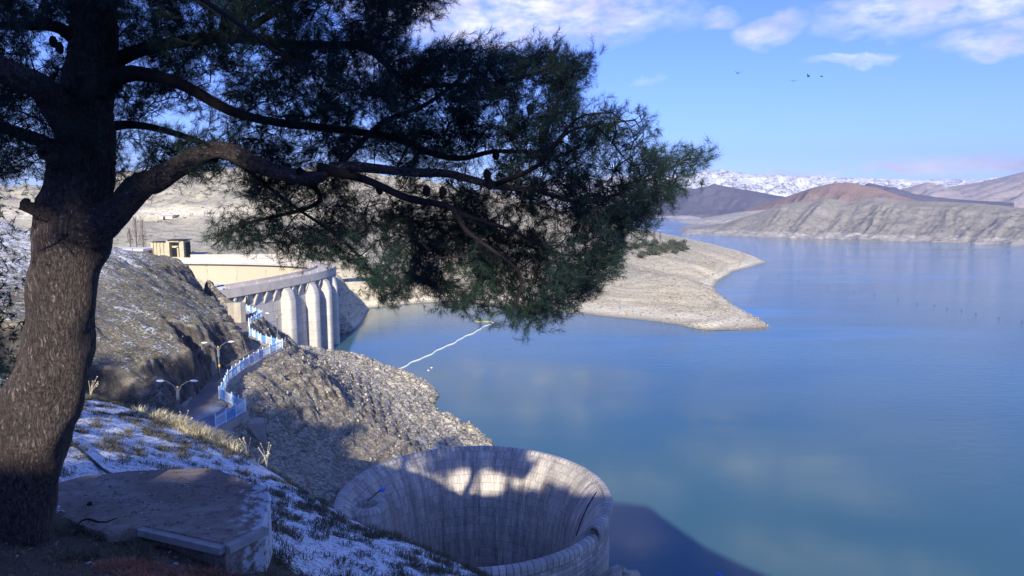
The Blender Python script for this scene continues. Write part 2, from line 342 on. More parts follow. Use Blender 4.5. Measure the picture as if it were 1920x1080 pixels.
# water
m, q, b = mat('lake_water'); ob = q.new('ShaderNodeTexCoord').outputs['Object']
n0 = q.noise(q.mapping(ob, (.004, .012, 1)), 1, 4, .5)
c = q.mix(q.ramp(n0, [(.35, 0), (.7, 1)]), (.04, .118, .155), (.062, .15, .175)); q.l.new(c, b.inputs[0])
b.inputs['Roughness'].default_value = .035; b.inputs['IOR'].default_value = 1.33; b.inputs['Specular IOR Level'].default_value = .5
r1 = q.noise(q.mapping(ob, (1.4, 2.6, 1), (0, 0, R(15))), 1, 3, .55); r2 = q.noise(q.mapping(ob, (.22, .5, 1)), 1, 3, .5)
calm = q.ramp(q.noise(q.mapping(ob, (.006, .02, 1), (0, 0, R(-10))), 1, 3, .5), [(.38, .12), (.60, 1.6)])
sy = q.new('ShaderNodeSeparateXYZ'); q.l.new(ob, sy.inputs[0]); calm = q.math('MULTIPLY', calm, q.math('ADD', .7, q.math('MULTIPLY', q.ramp(q.math('DIVIDE', q.math('ADD', sy.outputs[1], q.math('MULTIPLY', sy.outputs[0], 1.2)), 900), [(.2, 0), (.8, 1)]), 16.0)))
bump(q, b, q.math('MULTIPLY', q.math('ADD', r1, q.math('MULTIPLY', r2, 1.4)), calm), .075, .22); M['water'] = m

# ================================================================== WATER
S = 14000
tag(meshobj('lake_water', [(-S, -200, 0), (S, -200, 0), (S, S, 0), (-S, S, 0)], [(0, 1, 2, 3)], M['water']), kind='structure')

# ================================================================== TERRAIN
# road edges (world): right edge follows the railing, left edge the cliff foot
RZ = 28.0
Pr = [PZ(u, v, RZ)[:2] for u, v in [(405, 808), (461, 777), (412, 752), (421, 737), (428, 719), (458, 695), (494, 673), (530, 656), (490, 645), (469, 632), (467, 614), (492, 598), (458, 584)]]
Pl = [PZ(u, v, RZ)[:2] for u, v in [(320, 800), (340, 767), (360, 745), (386, 714), (410, 697), (425, 687), (446, 678)]] + \
     [np.array(p) for p in [(-37.9, 99.5), (-42, 105), (-45.5, 111), (-50, 119), (-51.5, 128), (-58, 136)]]
Pr2 = Pr + [np.array((-64, 147)), np.array((-72, 160)), np.array((-77, 172))]
Pl2 = Pl + [np.array((-68, 148)), np.array((-77, 162)), np.array((-82.5, 174))]
SPC = np.array((-3.5, 61.5)); SPR = 12.75
crest_pts = [(-84, 166), (-77.4, 178.1), (-70.4, 197.6), (-65.6, 216), (-63.2, 233), (-65.0, 250), (-73, 264), (-90, 273), (-112, 278), (-136, 281)]

ctl = []
def Z(u, v, z): ctl.append(tuple(PZ(u, v, z)))
def Dp(u, v, y): ctl.append(tuple(PD(u, v, y)))
def W(x, y, z): ctl.append((x, y, z))
# mound
for a in [(191, 470, 118), (239, 486, 120), (284, 502, 125), (346, 492, 150), (375, 514, 152), (399, 533, 155), (413, 556, 150), (432, 590, 136), (60, 430, 115), (-200, 380, 110)]: Dp(*a)
for a in [(300, 590, 36), (200, 600, 36.6), (380, 600, 34.4), (100, 620, 37), (250, 540, 38.2), (0, 600, 38.5)]: Z(*a)
for a in [(20, 660, 35.5), (100, 672, 34.6), (170, 683, 33.9), (240, 692, 33.3), (300, 690, 33.0), (350, 662, 32.8), (400, 636, 32.4), (440, 618, 31.8), (458, 612, 30)]: Z(*a)
for a in [(-44, 103, 30.5), (-48, 110, 31), (-53, 119, 31), (-55, 128, 30.5), (-61, 137, 30), (-70, 150, 30), (-80, 163, 30)]: W(*a)
W(-85, 170, 26); W(-92, 160, 22); W(-110, 150, 22); W(-150, 150, 30)
for p in Pl: W(p[0] + .25, p[1], RZ - .3)
for p in Pl[7:]: W(p[0] - 1.3, p[1] + .5, RZ + 2.0)
for p in Pr2: W(p[0], p[1], RZ - .3)
W(-73.5, 175, 26); W(-77, 179, 20)
# gully between the near slope and the cut face, and below the platform
for a in [(-36, 66, 27.8), (-39.5, 65, 28), (-43, 64.3, 28.3), (-47, 64, 29.5), (-42, 60, 28.5), (-36, 58, 28), (-46, 56, 30), (-29, 56, 27.5), (-30, 48, 28.5), (-26.5, 62, 26.5), (-25, 68, 24.5), (-26, 72.5, 24), (-30, 78, 25), (-32, 84, 26), (-32.3, 91, 26.3), (-31.3, 98, 26), (-32.5, 103, 26), (-37, 108, 25.5), (-40, 113, 25), (-43, 121, 24), (-44, 128, 24), (-52, 140, 24), (-66, 160, 22)]: W(*a)
# near slope below the camera
for a in [(-48, 42, 35), (-20, 34, 34), (-10, 30, 34.5), (0, 26, 33.5), (8, 22, 31), (18, 18, 22), (-20, 44, 29), (-14, 46, 26), (-6, 44, 23), (2, 42, 20), (10, 38, 16), (20, 34, 4), (-60, 30, 46), (-120, 30, 50), (-160, 80, 50), (-120, 110, 45), (-160, 120, 42)]: W(*a)
# round the spillway
for a, z in [(180, 22.4), (150, 21.5), (120, 19), (95, 15), (70, 9), (45, 4), (20, 1), (0, 3), (-20, 10), (-40, 15.5), (-60, 18.5), (-90, 21), (-120, 22), (-150, 22.4)]:
    W(SPC[0] + 13.4 * math.cos(R(a)), SPC[1] + 13.4 * math.sin(R(a)), z)
for a in [(13.5, 52, 9), (16, 48, 3), (19, 44, -3), (15.5, 58, -3), (24, 30, -4)]: W(*a)
# slope to the lake
for a in [(-22, 78, 19), (-27, 84, 21.5), (-14, 84, 14), (-24, 100, 19), (-14, 110, 10), (-8, 95, 10), (-30, 120, 17), (-20, 135, 8), (-38, 135, 17), (-28, 155, 7.5), (-50, 155, 16), (-42, 175, 8), (-60, 180, 12), (-68, 190, 9), (-60, 205, 4.5)]: W(*a)
shore = [PZ(u, v, 0)[:2] for u, v in [(575, 648), (610, 662), (640, 675), (690, 683), (735, 700), (780, 712), (815, 737), (820, 752), (812, 775), (850, 792), (885, 812), (920, 832)]] + [np.array(p) for p in [(4, 118), (10, 96), (12.5, 80), (15, 66)]]
def offs(line, d):
    out = []
    for i, p in enumerate(line):
        t = line[min(i + 1, len(line) - 1)] - line[max(i - 1, 0)]; t = t / np.hypot(*t); out.append(p + d * np.array((-t[1], t[0])))
    return out
for p in shore: W(p[0], p[1], -.2)
for p in offs(shore, 3.0): W(p[0], p[1], -4)
for p in offs(shore[2:-3], -3.5): W(p[0], p[1], 2.6)
# dam foot + canyon downstream
for a in [(-72, 196, 0), (-68, 205, -3), (-64, 216, -5), (-60, 233, -7), (-60, 250, -6), (-85, 200, 4), (-95, 230, -6), (-110, 255, -4), (-110, 200, -4), (-150, 200, -2), (-160, 240, 2), (-140, 272, 20), (-100, 262, -2)]: W(*a)
# far abutment, terrace, buildings
for a in [(-136, 286, 25.6), (-110, 284, 25), (-180, 282, 25.6), (-175, 300, 26), (-135, 300, 26), (-95, 292, 25), (-72, 288, 21), (-68, 272, 12), (-60, 275, -3), (-58, 262, -6), (-260, 260, 30), (-330, 250, 40), (-230, 300, 28)]: W(*a)
for a in [(650, 500, 305), (700, 520, 330), (640, 545, 300), (760, 530, 345), (850, 525, 370), (950, 530, 365), (1050, 520, 365)]: Dp(*a)
for a in [(200, 450, 330), (330, 450, 335), (480, 455, 340), (600, 460, 350), (250, 412, 400), (330, 410, 405), (480, 410, 410), (650, 430, 430), (230, 390, 412), (330, 388, 418), (480, 388, 425), (620, 400, 440),
          (250, 365, 520), (420, 362, 540), (600, 370, 560), (60, 380, 470), (-150, 360, 500), (60, 332, 640), (-200, 320, 640), (250, 330, 660), (400, 328, 690), (600, 322, 740), (750, 338, 780), (900, 365, 820), (1040, 398, 860), (1180, 428, 880),
          (760, 440, 520), (900, 450, 520), (1000, 455, 500), (1100, 447, 520), (1170, 444, 540), (1225, 443, 560), (1285, 449, 600), (1200, 470, 450), (1120, 480, 420), (1250, 470, 470), (1300, 462, 540), (1340, 470, 560),
          (1000, 500, 400), (1100, 510, 385), (1200, 510, 370), (1270, 520, 345), (1200, 550, 325), (1100, 555, 330), (1300, 560, 310), (1380, 590, 285), (1320, 600, 270), (1290, 500, 430), (1330, 505, 440), (1400, 482, 570)]: Dp(*a)
fshore = [PZ(u, v, 0)[:2] for u, v in [(632, 580), (690, 577), (750, 571), (820, 566), (900, 570), (980, 577), (1060, 586), (1130, 593), (1200, 600), (1270, 609), (1340, 619), (1400, 625), (1440, 629), (1457, 627), (1452, 615), (1425, 598), (1395, 582), (1372, 570), (1350, 552), (1340, 538), (1348, 524), (1375, 509), (1415, 499), (1441, 492), (1425, 484), (1385, 470), (1340, 459), (1290, 448.5)]]
for i, p in enumerate(fshore):
    W(p[0], p[1], 0)
    t = fshore[min(i + 1, len(fshore) - 1)] - fshore[max(i - 1, 0)]; t = t / np.hypot(*t)
    o = p + 9 * np.array((t[1], -t[0])); W(o[0], o[1], -5)
for a in [(0, 250, -9), (60, 230, -9), (120, 260, -9), (140, 330, -9), (170, 440, -9), (240, 540, -9), (260, 640, -9), (290, 800, -9), (300, 950, -9), (0, 160, -9), (40, 120, -9), (30, 80, -9), (40, 20, -9), (420, 250, -9), (420, 960, -9), (-30, 250, -8), (200, 960, -5), (150, 900, 10), (-400, 960, 60), (-400, 600, 60), (-400, 250, 50), (-400, 20, 55), (60, 20, -9), (-400, 20, 50)]: W(*a)

def tin(ctlpts, xs, ys):
    res = geometry.delaunay_2d_cdt([Vector((p[0], p[1])) for p in ctlpts], [], [], 0, 1e-4)
    vs, _, fs, ov = res[0], res[1], res[2], res[3]
    z = [ctlpts[o[0]][2] for o in ov]
    H = np.full((len(ys), len(xs)), -9.0)
    dx = xs[1] - xs[0]; dy = ys[1] - ys[0]
    for f in fs:
        a, b_, c_ = [np.array(vs[i]) for i in f]; za, zb, zc = [z[i] for i in f]
        den = (b_[0] - a[0]) * (c_[1] - a[1]) - (c_[0] - a[0]) * (b_[1] - a[1])
        if abs(den) < 1e-9: continue
        x0 = max(0, int((min(a[0], b_[0], c_[0]) - xs[0]) / dx)); x1 = min(len(xs), int((max(a[0], b_[0], c_[0]) - xs[0]) / dx) + 2)
        y0 = max(0, int((min(a[1], b_[1], c_[1]) - ys[0]) / dy)); y1 = min(len(ys), int((max(a[1], b_[1], c_[1]) - ys[0]) / dy) + 2)
        if x1 <= x0 or y1 <= y0: continue
        X, Y = np.meshgrid(xs[x0:x1], ys[y0:y1])
        w1 = ((X - a[0]) * (c_[1] - a[1]) - (c_[0] - a[0]) * (Y - a[1])) / den
        w2 = ((b_[0] - a[0]) * (Y - a[1]) - (X - a[0]) * (b_[1] - a[1])) / den
        ok = (w1 >= -1e-6) & (w2 >= -1e-6) & (w1 + w2 <= 1 + 1e-6)
        sub = H[y0:y1, x0:x1]; sub[ok] = (za + w1 * (zb - za) + w2 * (zc - za))[ok]
    return H
def blur(H, n):
    for _ in range(n):
        P_ = np.pad(H, 1, mode='edge'); H = (P_[1:-1, :-2] + P_[1:-1, 2:] + P_[:-2, 1:-1] + P_[2:, 1:-1] + 2 * P_[1:-1, 1:-1]) / 6
    return H
def inpoly(X, Y, poly):
    ins = np.zeros(X.shape, bool); n = len(poly); j = n - 1
    for i in range(n):
        xi, yi = poly[i]; xj, yj = poly[j]
        c = ((yi > Y) != (yj > Y)) & (X < (xj - xi) * (Y - yi) / (yj - yi + 1e-12) + xi); ins ^= c; j = i
    return ins
def gridmesh(name, xs, ys, H, m, attrs, dxy=None):
    X, Y = np.meshgrid(xs, ys)
    if dxy is not None: X = X + dxy[0]; Y = Y + dxy[1]
    V = np.stack([X, Y, H], -1).reshape(-1, 3); nx = len(xs); ny = len(ys)
    i = np.arange((ny - 1) * (nx - 1)); r, c = i // (nx - 1), i % (nx - 1); a = r * nx + c
    Fc = np.stack([a, a + 1, a + nx + 1, a + nx], -1)
    return meshobj(name, V, Fc, m, smooth=True, attrs={k: v.ravel() for k, v in attrs.items()})
def lerpmask(H, a, b): return np.clip((H - a) / (b - a), 0, 1)

roadpoly = [tuple(p) for p in Pr2] + [tuple(p) for p in Pl2[::-1]]
# --- mid terrain
xs = np.arange(-150, 32, .4); ys = np.arange(26, 266, .4)
H = blur(tin(ctl, xs, ys), 3); X, Y = np.meshgrid(xs, ys)
gy, gx = np.gradient(H, .4); slope = np.hypot(gx, gy)
rock = np.clip(lerpmask(slope, .5, 1.2) + lerpmask(H, 12, 5), 0, 1) * (H > -3)
moundm = inpoly(X, Y, [(-160, 50), (-44, 56), (-37, 62), (-35.5, 73), (-37, 88), (-45, 105), (-52, 119), (-57, 135), (-75, 158), (-160, 170)])
H = H + fbm(X, Y, 9, 6, .52) * (.25 + .35 * rock) + (fbm(X, Y, 3.5, 5, .62, True)) * (.12 + .5 * rock)
# strata ledges dipping towards the lake
sd = H + .35 * Y * .25 - .2 * X; led = (sd / 1.4) - np.floor(sd / 1.4)
H = H + np.where(moundm, 0.1, 1.0) * (np.clip(led * 2.2, 0, 1) - .5) * .85 * (H > -2) * lerpmask(Y, 75, 95)
rd = inpoly(X, Y, roadpoly); H = np.where(rd, np.minimum(H, RZ - .35), H)
rc = np.hypot(X - SPC[0], Y - SPC[1]); H = np.where(rc < 12.35, -6, H)
H = np.where((rc < 14.5) & (rc >= 12.35), np.minimum(H, 22.6), H)
cliff = moundm * lerpmask(slope, .7, 1.1); H = H + cliff * fbm(X, Y, 1.6, 4, .65, True) * .45 + moundm * (1 - cliff) * (fbm(X, Y, 1.8, 4, .62, True) * .12 + np.clip(fbm(X, Y, 5, 4, .6, True) - .5, 0, 1) * .35)
grass = moundm * (1 - cliff) + (~moundm) * .35 * lerpmask(H, 12, 20); pale = np.clip(lerpmask(H, 14, 4) * 1.0 + .42 * (~moundm), 0, 1)
snow = np.where(moundm, .93 - .4 * cliff, .76) + .2 * lerpmask(H, 38, 42) - .3 * lerpmask(H, 8, 2)
Hmid = H; midxs, midys = xs, ys
gridmesh('hillside', xs, ys, H, M['mid'], dict(grass=grass, pale=pale, snow=snow))['kind'] = 'structure'
# --- far bank and peninsula
xs = np.arange(-400, 300, 2.0); ys = np.arange(264, 960, 2.0)
H = blur(tin(ctl, xs, ys), 3); X, Y = np.meshgrid(xs, ys)
land = lerpmask(H, 0, 4)
H = H + (fbm(X, Y, 40, 6, .5) * 1.0 + fbm(X, Y, 12, 4, .6, True) * .35) * land + (fbm(X, Y, 60, 5, .55, True) * 3.6 + fbm(X, Y, 17, 4, .6, True) * 1.1) * lerpmask(H, 27, 50)
H = H + (np.abs(((H / 1.1) % 1) - .5) - .25) * .5 * land
yel = lerpmask(np.abs(H - 43), 4.5, 2) * (X < -90)
gridmesh('far_bank', xs, ys, H, M['bank'], dict(grass=lerpmask(H, 6, 14), pale=np.clip(lerpmask(H, 4, 1) + .2 + .6 * yel, 0, 1), snow=.3 + .25 * lerpmask(H, 30, 55)))['kind'] = 'structure'
Hbank = H; bxs, bys = xs, ys
def hmid(x, y):
    A, B_, C_ = (Hmid, midxs, midys) if y < 264 else (Hbank, bxs, bys)
    i = min(max(int(round((y - C_[0]) / (C_[1] - C_[0]))), 0), len(C_) - 1); j = min(max(int(round((x - B_[0]) / (B_[1] - B_[0]))), 0), len(B_) - 1)
    return float(A[i, j])
# --- near slope
nc = []
def N(u, v, y): nc.append(tuple(PD(u, v, y)))
for a in [(60, 1015, 7.6), (-150, 1000, 7.4), (250, 1040, 7.4), (420, 1075, 7.2), (100, 885, 11), (-100, 860, 11), (300, 900, 10.4), (520, 960, 9.6), (515, 1075, 8.2), (620, 1079, 10.5),
          (150, 732, 24), (60, 705, 26), (-60, 690, 28), (-250, 660, 28), (250, 762, 23), (330, 792, 22), (430, 832, 21), (500, 872, 20), (560, 912, 19), (625, 952, 18), (700, 985, 17.2), (780, 1018, 16.4), (860, 1052, 15.5), (900, 1072, 15), (960, 1100, 14.4), (1150, 1170, 13), (1400, 1220, 12),
          (200, 820, 15.5), (400, 920, 13.5), (600, 1010, 13), (0, 780, 16)]: N(*a)
for a in [(0, 0, 48.3), (-6, 0, 48.5), (-14, 0, 48.8), (-24, 0, 49), (6, 0, 47.3), (14, 0, 45), (-5, 4, 47.2), (2, 4, 46.5), (8, 5, 44), (5, 9, 42), (-24, 10, 47), (-30, 22, 44),
          (-30, 36, 40), (-19, 31, 38), (-13, 28, 36), (-8, 25.5, 35.5), (-3, 22, 36), (3, 18, 37), (9, 15, 36), (16, 10, 34), (-30, 42, 34), (-18, 40, 30), (-8, 36, 29), (2, 30, 27), (12, 24, 26), (20, 16, 26), (20, 0, 41), (20, 42, 20)]: nc.append(a)
xs = np.arange(-29, 19.5, .11); ys = np.arange(0.5, 41, .11)
H = blur(tin(nc, xs, ys), 30); X, Y = np.meshgrid(xs, ys)
H = H + fbm(X, Y, 2.2, 5, .55) * .07 + fbm(X, Y, .55, 3, .6) * .03
litter = np.clip(1 - np.hypot((X + 4.0) / 4.2, (Y - 5.2) / 4.0), 0, 1)
litter = np.clip(litter * 2.5, 0, 1)
Hn = H; nxs, nys = xs, ys
gridmesh('snowy_slope', xs, ys, H, M['near'], dict(grass=.6 + 0 * H, pale=.2 + 0 * H, snow=1.0 - 1.3 * litter))['kind'] = 'structure'
def hnear(x, y):
    i = min(max(int(round((y - nys[0]) / .11)), 0), len(nys) - 1); j = min(max(int(round((x - nxs[0]) / .11)), 0), len(nxs) - 1); return float(Hn[i, j])
# --- hill rising behind the camera (it shades the near slope, the gully and part of the spillway)
xs = np.arange(-70, 60, 1.0); ys = np.arange(-70, .8, 1.0); X, Y = np.meshgrid(xs, ys)
k = math.tan(SUN_EL) / math.cos(SUN_AZ)
prof = np.interp(X, [-70, -45, -22, -14.5, -12.5, -8.5, -6.8, -2.5, 9, 16, 21, 27, 33, 60], [1.5, 1.5, 2.2, 1.8, .2, .1, .5, .5, .2, -.9, -1.6, -7.7, -11, -25])
edge = np.interp(X, [-70, -29, 0, 19, 60], [48.5, 49.1, 48.3, 41, 15])
tt = np.clip(-Y / 26.0, 0, 1); top = CZ + prof + 26 * k
H = edge * (1 - tt) + top * tt + np.clip(-Y - 26, 0, 100) * .12 + fbm(X, Y, 9, 4, .5) * .25 * (Y < -1)
gridmesh('hill_behind', xs, ys, H, M['near'], dict(grass=1 + 0 * H, pale=0 * H, snow=.6 + 0 * H))['kind'] = 'structure'

# ================================================================== FAR HILLS
def hill(name, prof_uv, r_ridge, r_front, r_back, zbase, m, gamp=10, gs=60, gscale=.045, snow=.3, grass=.4, pale=.2, nu=320, nr=60, seed=0, rough=3.0, backz=None, curve=1.25):
    u = np.linspace(prof_uv[0][0], prof_uv[-1][0], nu); vv = np.interp(u, [p[0] for p in prof_uv], [p[1] for p in prof_uv])
    el = np.array([ray(a, b)[2] / math.hypot(*ray(a, b)[:2]) for a, b in zip(u, vv)]); az = np.array([math.atan2(*ray(a, 400)[:2]) for a in u])
    rr = (lambda q: np.interp(u, [p[0] for p in q], [p[1] for p in q]) if isinstance(q, list) else np.full(nu, float(q)))
    RR, RF = rr(r_ridge), rr(r_front)
    T = np.concatenate([np.linspace(-1, 0, nr * 2 // 3), np.linspace(0, 1, nr // 3)[1:]])   # -1 foot .. 0 ridge .. 1 back
    rad = np.where(T[:, None] < 0, RR + T[:, None] * (RR - RF), RR + T[:, None] * r_back)
    zt = CZ + el * RR
    a_ = -np.clip(T, -1, 0)[:, None]; bk = np.clip(T, 0, 1)[:, None]
    Hh = zbase + (zt - zbase) * (1 - a_ ** curve * (1.9 - .9 * a_) / 1.0) if False else zbase + (zt - zbase) * (1 - a_) ** curve
    Hh = np.where(bk > 0, zt + ((zbase if backz is None else backz) - zt) * bk, Hh)
    AX_ = az[None, :] * RR[None, :] + 0 * rad; wp = fbm(AX_ + seed * 311, rad, gs * 3, 3) * gs * .16
    gl = fbm(AX_ + wp + a_ * gs * 1.1 + seed * 77, 0.05 * rad + seed, gs, 6, .5, True)
    prof_m = np.clip(a_ * 3.2, 0, 1) * np.clip((1 - a_) * 3.0, 0, 1)
    rel = np.clip((zt - zbase), 0, None) / max((zt - zbase).max(), 1)
    Hh = Hh + gl * gamp * prof_m * rel + fbm(AX_, rad, gs * .35, 5, .55) * rough * np.clip(a_ * 4, 0.15, 1) * rel
    Hh = Hh - 8 * np.clip((a_ - .965) / .035, 0, 1)
    x = np.sin(az)[None, :] * rad; y = np.cos(az)[None, :] * rad
    V = np.stack([x, y, Hh], -1).reshape(-1, 3); ny, nx = rad.shape; i = np.arange((ny - 1) * (nx - 1)); a = i // (nx - 1) * nx + i % (nx - 1)
    o = meshobj(name, V, np.stack([a, a + 1, a + nx + 1, a + nx], -1), m, smooth=True, attrs=dict(grass=np.full(V.shape[0], grass), pale=np.clip(pale + .5 * (V[:, 2] < 6), 0, 1), snow=np.full(V.shape[0], snow) if not callable(snow) else snow(V)))
    return tag(o, kind='structure')
def hm(name, e, e2, gr, pl, **k): return ground_mat(name, e, e2, gr, pl, **k)
m_grey = hm('grey_hill_soil', (.235, .215, .19), (.30, .275, .24), (.21, .205, .165), (.52, .48, .42), fs=.05, bs=.5, bd=4, snowcut=.60, rockcut=.60)
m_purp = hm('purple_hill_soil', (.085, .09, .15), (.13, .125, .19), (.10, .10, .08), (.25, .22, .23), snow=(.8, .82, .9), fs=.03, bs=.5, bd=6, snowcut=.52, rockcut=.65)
m_red = hm('red_hill_soil', (.24, .165, .145), (.34, .235, .20), (.20, .15, .11), (.36, .27, .22), fs=.04, bs=.5, bd=5, snowcut=.66, rockcut=.65)
m_snow = hm('snow_plateau', (.16, .15, .17), (.2, .18, .2), (.15, .14, .14), (.4, .4, .42), snow=(.9, .92, .96), fs=.02, bs=.6, bd=14, snowcut=.50, rockcut=.7)
m_mount = hm('mountain_soil', (.38, .33, .33), (.46, .40, .39), (.28, .25, .22), (.5, .45, .44), snow=(.8, .82, .88), fs=.012, bs=.5, bd=14, snowcut=.585, rockcut=.7)
hill('grey_hills', [(1262, 444), (1290, 430), (1340, 424), (1380, 412), (1420, 400), (1462, 384), (1500, 378), (1545, 371), (1590, 377), (1640, 369), (1700, 377), (1760, 378), (1830, 381), (1920, 390), (2050, 398), (2300, 410), (2600, 440)],
     [(1262, 1080), (1340, 1120), (1500, 1230), (1920, 1260), (2600, 1000)], [(1262, 1040), (1290, 1010), (1400, 1000), (1600, 985), (1920, 930), (2600, 800)], 500, -2, m_grey, gamp=6, gs=62, grass=.55, pale=.25, snow=.35, nu=520, nr=110, seed=1, rough=2.5)
hill('sand_spit', [(1215, 424), (1250, 417), (1300, 412), (1345, 404), (1400, 396), (1450, 392), (1520, 396), (1600, 400)], 1700, [(1215, 1480), (1330, 1400), (1600, 1350)], 300, -2, m_grey, gamp=5, gs=90, pale=.8, snow=.2, grass=.1, nu=160, nr=40, seed=5, rough=2)
hill('purple_hills', [(1080, 400), (1160, 392), (1240, 374), (1290, 354), (1340, 350), (1400, 356), (1450, 366), (1500, 372), (1560, 368), (1600, 356), (1625, 343), (1660, 350), (1720, 366), (1800, 374), (1900, 380)], 2700, 2100, 700, -2, m_purp, gamp=30, gs=230, snow=.45, grass=.3, nu=360, nr=60, seed=2, rough=9)
hill('red_hill', [(1400, 392), (1440, 380), (1480, 366), (1520, 352), (1560, 343), (1600, 344), (1640, 352), (1690, 368), (1740, 382)], 2050, 1700, 500, -2, m_red, gamp=14, gs=110, snow=.2, grass=.2, nu=220, nr=50, seed=3, rough=4)
hill('left_spit', [(1150, 418), (1200, 410), (1250, 405), (1290, 404), (1320, 409), (1345, 415)], 2050, 1900, 200, -2, m_grey, gamp=3, gs=90, pale=.9, snow=.2, grass=.1, nu=120, nr=30, seed=6, rough=2)
hill('snow_plateau', [(900, 340), (1100, 335), (1240, 330), (1300, 325), (1345, 319), (1400, 326), (1500, 330), (1600, 333), (1700, 336), (1800, 336), (1900, 336), (2100, 338)], 5200, 3300, 900, 0, m_snow, gamp=38, gs=420, snow=1.0, grass=.2, nu=420, nr=90, seed=4, rough=22, backz=150, curve=1.0)
hill('right_mountain', [(1640, 374), (1690, 366), (1740, 356), (1780, 350), (1830, 342), (1870, 333), (1900, 325), (1960, 310), (2060, 290), (2200, 270), (2400, 300), (2600, 350)], 3300, 2500, 1500, 0, m_mount, gamp=50, gs=380, snow=.75, grass=.3, nu=320, nr=70, seed=8, rough=10, curve=1.1)
hill('pale_peak', [(1600, 372), (1660, 362), (1705, 350), (1735, 342), (1765, 350), (1800, 360), (1860, 372)], 3000, 2500, 700, 0, m_mount, gamp=14, gs=170, snow=.8, grass=.3, nu=160, nr=40, seed=9, rough=5)

# ================================================================== ROAD
def ribbon(name, L_, R_, z0, z1, m, parent=None):
    n = min(len(L_), len(R_)); V = []; Fc = []
    for i in range(n):
        z = z0 + (z1 - z0) * i / (n - 1); V += [(L_[i][0], L_[i][1], z), (R_[i][0], R_[i][1], z)]
    for i in range(n - 1): Fc.append((2 * i, 2 * i + 1, 2 * i + 3, 2 * i + 2))
    return meshobj(name, V, Fc, m, parent)
def resample(P_, n):
    P_ = [np.array(p, float) for p in P_]; d = [0]
    for i in range(1, len(P_)): d.append(d[-1] + np.hypot(*(P_[i] - P_[i - 1])[:2]))
    s = np.linspace(0, d[-1], n); return [np.array([np.interp(q, d, [p[k] for p in P_]) for k in range(len(P_[0]))]) for q in s]
V = [(p[0], p[1], RZ) for p in Pr2] + [(p[0], p[1], RZ) for p in Pl2[::-1]]
from mathutils.geometry import tessellate_polygon
tri = tessellate_polygon([[Vector(v) for v in V]])
ro = meshobj('access_road', V, [tuple(t_)[::1] for t_ in tri], M['asphalt']); tag(ro, kind='structure')
# road kerb at the cliff foot
kb = MB(); L_ = Pl2
for i in range(1, len(L_) - 1):
    a, b_ = L_[i], L_[i + 1]; d = b_ - a; l = np.hypot(*d); kb.box(((a[0] + b_[0]) / 2, (a[1] + b_[1]) / 2, RZ + .1), (l + .1, .35, .4), math.atan2(d[1], d[0]))
tag(kb.build('kerb', M['kerb']), kind='structure')
# retaining wall carrying the railing
def wallrun(name, pts, z0, z1, th, m, parent=None, shift=0.0):
    mb = MB()
    for i in range(len(pts) - 1):
        a, b_ = np.array(pts[i]), np.array(pts[i + 1]); d = b_ - a; l = np.hypot(*d); n = np.array((d[1], -d[0])) / l * shift
        mb.box(((a[0] + b_[0]) / 2 + n[0], (a[1] + b_[1]) / 2 + n[1], (z0 + z1) / 2), (l + th * .8, th, z1 - z0 - .004 * i), math.atan2(d[1], d[0]))
    return mb.build(name, m, parent)
tag(wallrun('retaining_wall', Pr2[:3], 23.2, RZ + .25, .45, M['kerb'], shift=.0), 'tall concrete wall holding up the snowy parking corner of the road', 'wall')
tag(wallrun('retaining_wall', Pr2[2:9], 26.6, RZ + .25, .45, M['kerb']), 'low concrete wall under the long straight blue railing', 'wall')
tag(wallrun('retaining_wall', Pr2[8:], 25.2, RZ + .25, .45, M['kerb']), 'curved concrete wall under the far blue railing beside the dam', 'wall')
# snowy parking corner sheet
pk = [Pr[0], Pr[1], Pr[2], (Pr[0] + np.array((-4.2, 1.2)))]
tag(meshobj('parking_corner', [(p[0], p[1], RZ + .01) for p in pk], [(0, 1, 2, 3)], simple('snow_dusted_asphalt', (.20, .24, .32), .45, .5, .95)), kind='structure')

def railing(pts, z, label, pitch=1.7, h=1.25):
    L0 = [np.array(p, float) for p in pts]; tot = sum(np.hypot(*(L0[i + 1] - L0[i])) for i in range(len(L0) - 1))
    root = empty('railing', (L0[0][0], L0[0][1], z)); tag(root, label, 'railing', 'blue and white railings along the road')
    o = np.array((L0[0][0], L0[0][1]))
    for i in range(len(L0) - 1):
        d = L0[i + 1] - L0[i]; l = np.hypot(*d); n = max(1, round(l / pitch)); e = d / l; rz = math.atan2(e[1], e[0])
        for j in range(n):
            a = L0[i] + d * j / n - o; b_ = L0[i] + d * (j + 1) / n - o; c_ = (a + b_) / 2; w_ = l / n
            p = MB()
            p.box((c_[0], c_[1], .18), (w_ - .12, .06, .07), rz); p.box((c_[0], c_[1], h - .22), (w_ - .12, .06, .07), rz)
            k_ = 9
            for q_ in range(k_):
                t_ = (q_ + .5) / k_; x, y = a + (b_ - a) * t_
                p.box((x, y, .15 + (h - .15) / 2 - .02 + (.06 if q_ % 2 else 0)), (.045, .04, h - .25), rz)
            p.build('panel', M['blue'] if j % 2 else M['whitepaint'], root)
            q_ = MB(); q_.box((a[0], a[1], h / 2 + .05), (.09, .09, h + .1), rz); q_.ball((a[0], a[1], h + .16), .075, n=6, m=4); q_.build('post', M['whitepaint'], root)
    q_ = MB(); b_ = L0[-1] - o; q_.box((b_[0], b_[1], h / 2 + .05), (.13, .13, h + .1)); q_.build('post', M['whitepaint'], root)
    return root
ZR = RZ + .25
railing(Pr[0:2], ZR, 'shaded blue railing on the near edge of the parking corner')
railing(Pr[1:3], ZR, 'sunlit pale blue railing turning the near corner of the parking')
railing(Pr[2:8], ZR, 'long blue and white railing along the straight stretch of road')
railing(Pr[7:11], ZR, 'blue and white railing on the middle bend behind the sharp corner')
